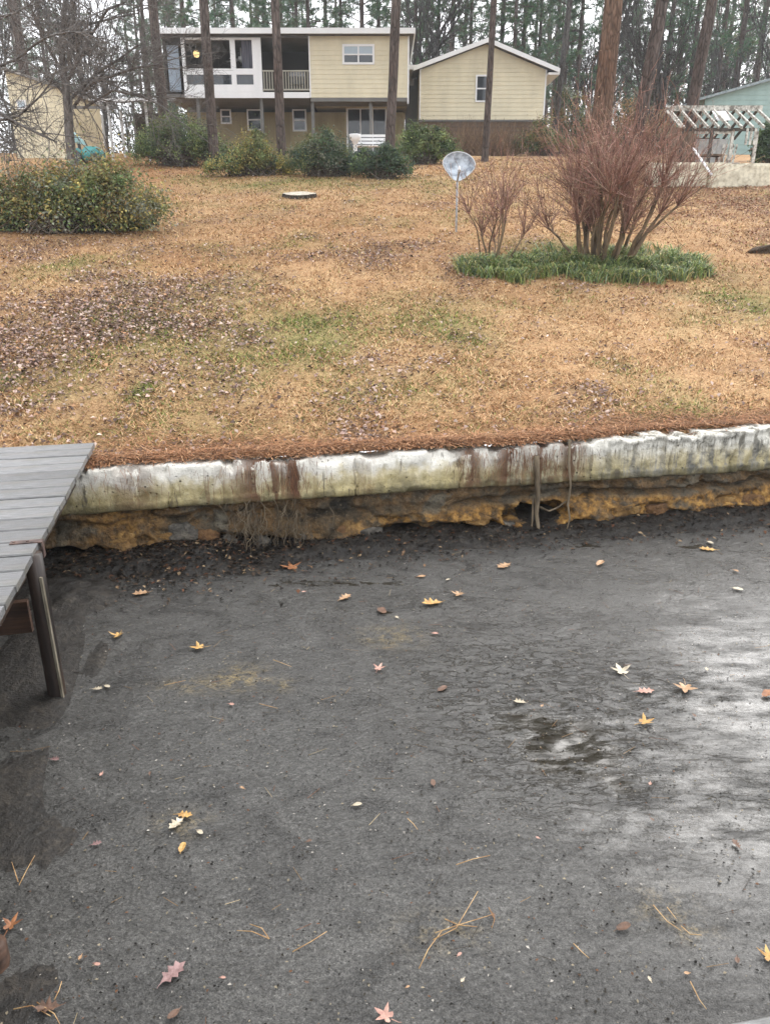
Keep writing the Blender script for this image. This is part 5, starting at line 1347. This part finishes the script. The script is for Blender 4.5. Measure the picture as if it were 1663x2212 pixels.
# dull understorey along the wood's edge, and dry vines below the wing
rg = np.random.default_rng(91)
n = 36000; px = rg.choice([0, 1], n, p=[.35, .65]); px = np.where(px == 0, rg.uniform(-150, 380, n), rg.uniform(1190, 1800, n)); Yb = rg.uniform(50, 90, n); Xb = (px - 831.5) * Yb / 1885
hb = np.abs(rg.normal(size=n)) * 1.6 * (0.4 + 1.4 * vn(Xb * .35, Yb * .25, 15)); C = np.stack([Xb, Yb, lawn_z(Xb, Yb) + hb], 1)
v, f = leaf_quads(C, unit(n, rg), .22 * rg.uniform(.6, 1.3, n), .12, rg)
o = fast('understorey', v, f, LEAF, None, np.repeat(pick(n, [(0.055, 0.07, 0.04), (0.10, 0.085, 0.055), (0.13, 0.10, 0.075), (0.05, 0.06, 0.045)], [.35, .3, .2, .15], .2, rg), 4, 0)); props(o, 'dull brown green underbrush along the far wood edge', 'underbrush', kind='stuff')
n = 2600; xv = rg.uniform(fx(985, 39), fx(1115, 39), n); yv = rg.uniform(37.5, 40.5, n); b0 = np.stack([xv, yv, lawn_z(xv, yv)], 1)
d = rg.normal(size=(n, 3)) * np.array([.45, .3, .35]) + np.array([0, 0, .55]); v, f = tubes(b0, b0 + d, np.full(n, .012), np.full(n, .004), 3)
o = fast('dry_vines', v, f, TWIG, None, np.repeat(pick(n, [(0.20, 0.125, 0.075), (0.14, 0.095, 0.07), (0.26, 0.18, 0.11)], [.4, .35, .25], .2, rg), 6, 0)); props(o, 'tangle of dry brown vines below the wing wall', 'vines', kind='stuff')

# ================================================================== LAWN COVER
rg = np.random.default_rng(123)
def scatter(n, r0, r1, ang=40, pw=1.0):
    q = rg.random(n) ** pw; r_ = r0 * (r1 / r0) ** q; a = np.radians(rg.uniform(-ang, ang, n)); x = r_ * np.sin(a); y = r_ * np.cos(a)
    u, s = su(x, y); k = (s > 0.10) & (y < 39); return x[k], y[k], s[k]
# grass blades
x, y, s = scatter(330000, 5.2, 36, 36, 1.15)
g_, l_, n_ = masks(x, y); d_ = np.hypot(x, y)
k = rg.random(len(x)) > np.clip(n_ * .55, 0, .6) * (s > .5) + (s <= .5) * .7
x, y, s, g_, l_, n_, d_ = [q[k] for q in (x, y, s, g_, l_, n_, d_)]; n = len(x)
z = lawn_z(x, y) - .005; hgt = rg.uniform(.012, .038, n) * (1 + d_ / 45); a = rg.uniform(0, 2 * math.pi, n); w = .0032 * (1 + d_ / 7); ln = hgt * rg.uniform(.6, 3.0, n)
b0 = np.stack([x - np.sin(a) * w, y + np.cos(a) * w, z], 1); b1 = np.stack([x + np.sin(a) * w, y - np.cos(a) * w, z], 1); tp_ = np.stack([x + np.cos(a) * ln, y + np.sin(a) * ln, z + hgt], 1)
v = np.stack([b0, b1, tp_], 1).reshape(-1, 3)
dry = pick(n, [(0.50, 0.33, 0.17), (0.44, 0.26, 0.135), (0.62, 0.45, 0.26), (0.20, 0.12, 0.065)], [.38, .36, .18, .08], .2, rg)
grn = pick(n, [(0.14, 0.17, 0.045), (0.21, 0.25, 0.06), (0.10, 0.12, 0.045)], [.4, .35, .25], .2, rg)
isg = rg.random(n) < np.clip(g_ * .85, .03, .9); cl = np.where(isg[:, None], grn, dry)
o = fast('lawn_grass', v, np.arange(n * 3).reshape(n, 3), DRY, None, np.repeat(cl, 3, 0)); props(o, 'dormant tan lawn grass with patches of green', 'grass', kind='stuff')
# fallen leaves
x, y, s = scatter(230000, 5.2, 36, 36, 1.1)
g_, l_, n_ = masks(x, y); k = rg.random(len(x)) < .03 + .80 * np.clip(l_ * 1.1 - .08, 0, 1) ** 1.2; x, y, l_ = x[k], y[k], l_[k]; n = len(x); d_ = np.hypot(x, y)
L = rg.uniform(.018, .055, n) * (1 + d_ / 40); N = unit(n, rg) * .6 + np.array([0, 0, .9])
v, f = leaf_quads(np.stack([x, y, lawn_z(x, y) + rg.uniform(.012, .04, n)], 1), N, L, L * rg.uniform(.45, .8, n), rg, rg.uniform(-.3, .5))
rightz = (x > 3.5) & (y > 12)
c1 = pick(n, [(0.29, 0.195, 0.165), (0.46, 0.355, 0.30), (0.12, 0.082, 0.068), (0.38, 0.215, 0.12), (0.34, 0.25, 0.215)], [.27, .22, .25, .1, .16], .25, rg)
c2 = pick(n, [(0.30, 0.155, 0.105), (0.38, 0.24, 0.17), (0.17, 0.085, 0.06)], [.45, .3, .25], .2, rg)
o = fast('fallen_leaves', v, f, DRY, None, np.repeat(np.where(rightz[:, None], c2, c1), 4, 0)); props(o, 'brown and purplish fallen leaves strewn over the lawn', 'leaves', kind='stuff')
# pine straw, thick along the wall's top and trailing over its edge
x, y, s = scatter(120000, 5.2, 34, 36, 1.1); g_, l_, n_ = masks(x, y); k = rg.random(len(x)) < n_ * .8; x, y = x[k], y[k]
m_ = 14000; uw = rg.uniform(-.4, 6.8, m_); sw_ = np.abs(rg.normal(size=m_)) * (.10 + .16 * vn(uw * 1.1, uw * 0, 58)) + .035 + .07 * vn(uw * 2.2, uw * 0, 55) + .10 * sstep(4.2, 4.8, uw); xw, yw = xy(uw, sw_)
zw = np.maximum(lawn_z(xw, yw), np.interp(sw_, [0, .05, .25, .3], [0, .015, .02, 0])) + rg.uniform(.0, .05, m_) * sstep(.03, .2, sw_) + .006
P = np.concatenate([np.stack([x, y, lawn_z(x, y) + rg.uniform(.01, .035, len(x))], 1), np.stack([xw, yw, zw], 1)]); n = len(P); d_ = np.hypot(P[:, 0], P[:, 1])
dr = unit(n, rg); dr[:, 2] *= .22; dr *= rg.uniform(.05, .11, n)[:, None]; sd = np.cross(dr, np.array([0, 0, 1.0])); sd /= np.linalg.norm(sd, axis=1, keepdims=True) + 1e-9; w = .0022 * (1 + d_ / 10)
v = np.stack([P - dr - sd * w[:, None], P - dr + sd * w[:, None], P + dr], 1).reshape(-1, 3)
o = fast('pine_straw', v, np.arange(n * 3).reshape(n, 3), DRY, None, np.repeat(pick(n, [(0.34, 0.17, 0.085), (0.25, 0.12, 0.06), (0.46, 0.27, 0.15), (0.11, 0.06, 0.038)], [.34, .28, .2, .18], .2, rg), 3, 0)); props(o, 'rust brown pine straw drifted along the seawall top', 'pine straw', kind='stuff')
# straw hanging down the face of the cap in a few places
seg0, seg1 = [], []
for cu, w_, m_ in [(1.35, .22, 130), (1.62, .10, 60), (3.10, .08, 60), (3.45, .14, 110), (3.75, .10, 60), (4.0, .10, 60), (.3, .2, 50)]:
    for q in range(m_):
        u_ = rg.normal() * w_ + cu; z0_ = rg.uniform(-.22, .02); X_, Y_ = xy(u_, -.022); X2_, Y2_ = xy(u_ + rg.normal() * .02, -.026); seg0.append((X_, Y_, z0_)); seg1.append((X2_, Y2_, z0_ - rg.uniform(.04, .13)))
v, f = tubes(seg0, seg1, np.full(len(seg0), .0016), np.full(len(seg0), .001), 3)
o = fast('hanging_straw', v, f, TWIG, None, np.repeat(pick(len(seg0), [(0.22, 0.10, 0.05), (0.12, 0.06, 0.04), (0.32, 0.17, 0.09)], [.4, .4, .2], .2, rg), 6, 0)); props(o, 'strands of brown straw hanging down the white wall face', 'pine straw', kind='stuff')

# ================================================================== ON THE WATER
rg = np.random.default_rng(321)
n = 20000; uw = rg.uniform(-1.4, 6.6, n); sw_ = -5.4 * rg.random(n); X_, Y_ = xy(uw, sw_); L = rg.uniform(.005, .017, n)
v, f = leaf_quads(np.stack([X_, Y_, np.full(n, WATER_Z + .006)], 1), unit(n, rg) * .2 + np.array([0, 0, 1.0]), L, L * rg.uniform(.3, .8, n), rg)
a_ = pick(n, [(0.010, 0.009, 0.008), (0.03, 0.026, 0.02), (0.20, 0.17, 0.12), (0.30, 0.28, 0.25), (0.11, 0.055, 0.03)], [.38, .27, .18, .07, .1], .2, rg)
o = fast('floating_specks', v, f, DRY, None, np.repeat(a_, 4, 0)); props(o, 'dark and pale specks of debris on the grey water film', 'debris', kind='stuff')
# shore litter on the mud
n = 7000; uw = rg.uniform(-.8, 6.6, n) ; sw_ = -np.abs(rg.normal(size=n)) * .30 + .10; uw = np.where(rg.random(n) < .45, rg.normal(size=n) * .7 + .6, uw); X_, Y_ = xy(uw, sw_); L = rg.uniform(.010, .050, n)
zl_ = np.maximum(np.interp(sw_, [-6, -1.1, -.55, -.15, .2, .8], [-1.6, -1.0, -.85, -.735, -.68, -.66]) + (fbm(uw * 2.2, sw_ * 3.5, 71, 5) - .5) * (.10 + .08 * sstep(2.2, 0, uw)) + .05 * sstep(2.2, 0, uw) * sstep(-.8, -.1, sw_), WATER_Z) + .012
v, f = leaf_quads(np.stack([X_, Y_, zl_], 1), unit(n, rg) * .45 + np.array([0, 0, 1.0]), L, L * rg.uniform(.12, .7, n), rg)
o = fast('shore_litter', v, f, DRY, None, np.repeat(pick(n, [(0.012, 0.010, 0.008), (0.05, 0.035, 0.025), (0.16, 0.10, 0.06), (0.28, 0.20, 0.12), (0.10, 0.045, 0.025)], [.48, .30, .08, .04, .10], .2, rg), 4, 0)); props(o, 'dark leaf litter and twigs at the foot of the seawall', 'litter', kind='stuff')
n = 420; uw = rg.uniform(-1.2, 6.4, n); sw_ = -5.2 * rg.random(n) ** 1.1; X_, Y_ = xy(uw, sw_); a = rg.uniform(0, math.pi, n); L = rg.uniform(.03, .11, n) / 2; c0 = np.stack([X_ - np.cos(a) * L, Y_ - np.sin(a) * L, np.full(n, WATER_Z + .007)], 1); c1 = np.stack([X_ + np.cos(a) * L, Y_ + np.sin(a) * L, np.full(n, WATER_Z + .007)], 1)
v, f = tubes(c0, c1, np.full(n, .0013), np.full(n, .001), 3); o = fast('floating_needles', v, f, TWIG, None, np.repeat(pick(n, [(0.22, 0.14, 0.07), (0.05, 0.04, 0.03), (0.16, 0.07, 0.035), (0.34, 0.27, 0.16)], [.3, .4, .15, .15], .2, rg), 6, 0)); props(o, 'short loose pine needles floating on the grey film', 'needles', kind='stuff')

def leaf_shape(kind, rnd):
    """lobed leaf outline with raised midrib, curled; unit size"""
    pts = []
    if kind == 'star':
        nl = 5
        for k in range(nl * 4):
            a = 2 * math.pi * k / (nl * 4) + math.pi / 2; q = k % 4; r_ = (1.0, .58, .30, .58)[q] * (1 + rnd.uniform(-.12, .12)) * (1.1 if k == 0 else (.62 if k // 4 in (2, 3) and q == 0 else 1)); pts.append((r_ * math.cos(a) * .55, r_ * math.sin(a) * .55))
    elif kind == 'oak':
        side = [(.0, -.55), (.10, -.36), (.28, -.30), (.12, -.14), (.36, -.02), (.16, .12), (.30, .28), (.12, .34), (.0, .55)]
        pts = [(x * (1 + rnd.uniform(-.15, .15)), y) for x, y in side] + [(-x * (1 + rnd.uniform(-.15, .15)), y + .03) for x, y in side[-2:0:-1]]
    else:
        for k in range(12):
            a = 2 * math.pi * k / 12; pts.append((.28 * math.cos(a) * (1 + rnd.uniform(-.15, .15)), .5 * math.sin(a)))
    return pts
def m_leaf(name, c1, c2):
    t = NT(name); co = t.co('Object'); n = t.noise(35, 4, .6, co); c = t.ramp(n, [(.32, c1), (.62, c2)])
    m = t.done(c, .55, t.bump(n, .003), .35); return m
LM = {'gold': m_leaf('gold_leaf', (0.26, 0.13, 0.04), (0.52, 0.33, 0.11)), 'tan': m_leaf('tan_leaf', (0.22, 0.12, 0.06), (0.44, 0.28, 0.16)), 'pink': m_leaf('pinkish_leaf', (0.27, 0.13, 0.10), (0.48, 0.29, 0.23)), 'rust': m_leaf('rust_leaf', (0.13, 0.05, 0.022), (0.32, 0.14, 0.06)),
      'pale': m_leaf('pale_leaf', (0.27, 0.22, 0.15), (0.52, 0.46, 0.35)), 'brown': m_leaf('brown_leaf', (0.06, 0.035, 0.022), (0.16, 0.09, 0.06)), 'plum': m_leaf('plum_leaf', (0.13, 0.07, 0.065), (0.30, 0.19, 0.18))}
rl_ = random.Random(15)
def water_leaf(px, py, wpx, kind, col, label, group=None, zoff=.010):
    p = atZ(px, py, WATER_Z); sc = wpx * (p[1] / (FPX * CT + ST * (1106 - py))); rnd = random.Random(px * 7 + py)
    pts = leaf_shape(kind, rnd); rot = rnd.uniform(0, 6.28); curl = rnd.uniform(.2, 1.0); mb = MB(); n = len(pts)
    def lift(x, y): return curl * sc * (abs(x) ** 1.5 * .9 + max(0, y) ** 2 * .5) + .003
    R_ = lambda x, y: (p[0] + sc * (x * math.cos(rot) - y * math.sin(rot)), p[1] + sc * (x * math.sin(rot) + y * math.cos(rot)) * 1.0, WATER_Z + zoff + lift(x, y))
    mid = [R_(0, y) for y in (-.12, .12)]
    mb.v = [R_(0, 0)] + [R_(x, y) for x, y in pts]; mb.f = [(0, 1 + k, 1 + (k + 1) % n) for k in range(n)]
    # stalk
    q0 = Vector(R_(0, -.3)); q1 = Vector(R_(.04, -.62)); q2 = Vector(R_(.10, -.74)); mb.tube([q0, q1, q2], [.0018, .0013, .001], 4)
    o = mb.build('fallen_leaf', LM[col]); o.location = (0, 0, 0)
    # origin at the leaf itself
    me = o.data; off = Vector((p[0], p[1], WATER_Z)); me.transform(Matrix.Translation(-off)); o.location = off
    props(o, label, 'leaf', group); return o
WL = [(933, 1307, 44, 'oak', 'gold', 'largest golden lobed leaf on the film below the wall'), (990, 1287, 34, 'star', 'tan', 'tan leaf just right of the largest golden one'), (1088, 1225, 38, 'oak', 'tan', 'orange tan leaf floating below the cavity on its left'),
      (630, 1228, 44, 'star', 'rust', 'rusty curled leaf under the hanging root mat'), (745, 1294, 32, 'oak', 'tan', 'tan leaf on the dark shore streak left of centre'), (256, 1376, 32, 'star', 'gold', 'yellow star shaped leaf right of the dock post'),
      (430, 1402, 34, 'star', 'gold', 'yellow leaf further right of the dock post star leaf'), (818, 1447, 30, 'star', 'pink', 'lone pinkish leaf in the middle of the film'), (1340, 1453, 48, 'star', 'pale', 'pale yellow star leaf above the ripples'),
      (1478, 1490, 52, 'star', 'tan', 'broad tan leaf in the wet glossy water'), (1392, 1497, 36, 'oak', 'pink', 'small pink leaf left of the broad tan one'), (1392, 1564, 40, 'star', 'gold', 'yellow leaf right of the dark ripples'),
      (1657, 1503, 36, 'oval', 'rust', 'red brown leaf cut by the right edge, upper'), (1527, 1189, 34, 'oak', 'gold', 'gold leaf near the wall at the far right'), (1532, 1175, 18, 'oval', 'pale', 'small pale leaf beside the far right gold leaf'),
      (1185, 1158, 34, 'star', 'rust', 'rust leaf lying at the cavity beside the roots'), (1295, 1220, 26, 'oval', 'tan', 'narrow tan leaf right of the cavity'), (1122, 1521, 26, 'oak', 'pale', 'pale curled leaf up left of the ripples'),
      (772, 1743, 20, 'oval', 'pale', 'small white petal like leaf in the lower middle'), (400, 1765, 34, 'oak', 'gold', 'yellow leaf scrap, top of the lower left cluster'), (382, 1785, 40, 'oak', 'pale', 'pale broad scrap in the lower left leaf cluster'),
      (433, 1802, 18, 'oval', 'pale', 'round pale scrap right of the lower left cluster'), (395, 1836, 26, 'oval', 'gold', 'yellow sliver under the lower left cluster'), (375, 2107, 60, 'oak', 'plum', 'large plum brown leaf near the bottom left'),
      (26, 2003, 44, 'star', 'rust', 'orange leaf by the stake at the left edge'), (1658, 2072, 46, 'star', 'gold', 'tan gold leaf cut by the right edge, lower'), (832, 2199, 52, 'star', 'pink', 'pinkish brown leaf at the bottom edge'),
      (105, 2182, 50, 'oak', 'brown', 'dark brown leaf in the bottom left corner'), (376, 2196, 30, 'oval', 'brown', 'dark brown leaf at the bottom edge left of centre'), (955, 1491, 26, 'oval', 'brown', 'dark curled leaf left of the ripples'),
      (935, 1695, 20, 'oval', 'brown', 'small brown scrap below the ripples on their left'), (910, 1248, 18, 'oval', 'tan', 'tiny tan leaf above the largest golden one'), (1592, 1275, 22, 'oval', 'pale', 'pale leaf bit by the right edge below the wall'),
      (212, 1492, 22, 'oak', 'pale', 'white curled leaf bit at the foot of the dock post'), (233, 1486, 16, 'oval', 'pale', 'small white leaf bit right of the curled one'), (1588, 1828, 24, 'oak', 'brown', 'black curled leaf in the pale sheen at right'),
      (825, 1323, 34, 'oval', 'brown', 'dark narrow leaf below the largest golden one on its left'), (1345, 2008, 34, 'oval', 'brown', 'black slender leaf in the lower right'), (1590, 2080, 18, 'oval', 'brown', 'small dark leaf left of the lower right edge leaf'),
      (120, 1645, 22, 'oak', 'plum', 'plum scrap in the dark water left of centre'), (210, 1828, 22, 'oak', 'plum', 'plum scrap left of the lower left cluster'), (305, 1285, 34, 'oak', 'tan', 'tan leaf on the dark litter right of the dock')]
for a in WL: water_leaf(*a)
for k in range(26):
    water_leaf(rl_.uniform(150, 1640), rl_.uniform(1225, 2190), rl_.uniform(9, 15), rl_.choice(['oval', 'oak']), rl_.choice(['pale', 'tan', 'brown', 'pink']), 'tiny leaf scrap floating loose on the grey film', 'tiny leaf scraps on the film')
# pine straw sprigs
def sprig(label, lines, col=(0.40, 0.25, 0.11), rad=.0022):
    c = atZ(*lines[0][0], WATER_Z); s_ = thing('straw_sprig', label, 'straw', c)
    for ln in lines:
        P = [Vector(atZ(a, b, WATER_Z + .014)) for a, b in ln]
        MB().tube(P, [rad * (1 - .4 * i / max(len(P) - 1, 1)) for i in range(len(P))], 5).build('needle', STRAW, s_, True)
STRAW = m_noise('dry_straw', (0.25, 0.13, 0.055), (0.52, 0.36, 0.18), 18, .7, 0)
sprig('v shaped straw pair at the far left', [[(42, 1912), (58, 1880), (76, 1848)], [(40, 1905), (32, 1880), (26, 1862)]])
sprig('forked straw sprig at bottom left of centre', [[(582, 2028), (566, 2005), (540, 1996)], [(582, 2028), (545, 2012), (512, 2010)]])
sprig('single straight straw right of the forked sprig', [[(632, 2056), (672, 2034), (706, 2012)]])
sprig('tangled straw bundle in the lower centre', [[(905, 2092), (925, 2050), (955, 2010)], [(935, 2030), (985, 2005), (1032, 1925)], [(940, 2015), (1000, 1995), (1065, 1975)], [(960, 1985), (990, 1998), (1030, 2002)], [(1055, 1960), (1068, 1985), (1062, 2005)]])
sprig('long straw above the tangled bundle', [[(985, 1868), (1020, 1856), (1058, 1848)]])
sprig('short straw below the pale petal', [[(880, 1768), (893, 1780), (902, 1792)]])
sprig('straw bits by the bottom left corner', [[(118, 2160), (128, 2140), (134, 2120)], [(30, 2180), (70, 2172), (110, 2195)], [(80, 2165), (118, 2190), (130, 2212)]])
sprig('two crossed straws in the left middle', [[(590, 1425), (630, 1440)], [(560, 1520), (600, 1530)], [(355, 1480), (400, 1470)]])
sprig('pale straw strands in the lower right', [[(1410, 1955), (1440, 1990), (1470, 2010)], [(1470, 2000), (1490, 2018), (1515, 2020)], [(1440, 1960), (1460, 1985)]])
sprig('dark bent twig above the lower right black leaf', [[(1238, 2038), (1256, 2056), (1272, 2070)]])
sprig('fine straw in the lower right corner', [[(1490, 2120), (1510, 2160), (1525, 2180)]])

# ================================================================== THE AIR
t = bpy.data.materials.new('damp_air'); t.use_nodes = True; tn = t.node_tree; tn.nodes.clear()
vo = tn.nodes.new('ShaderNodeVolumePrincipled'); vo.inputs['Color'].default_value = (0.94, 0.97, 1.0, 1); vo.inputs['Density'].default_value = 0.0008; vo.inputs['Anisotropy'].default_value = 0.0
tn.links.new(vo.outputs[0], tn.nodes.new('ShaderNodeOutputMaterial').inputs['Volume'])
hz = MB().box(-240, 240, -70, 270, -3.2, 47).build('haze', t); props(hz, 'thin damp haze hanging over the whole place', 'haze', kind='stuff')
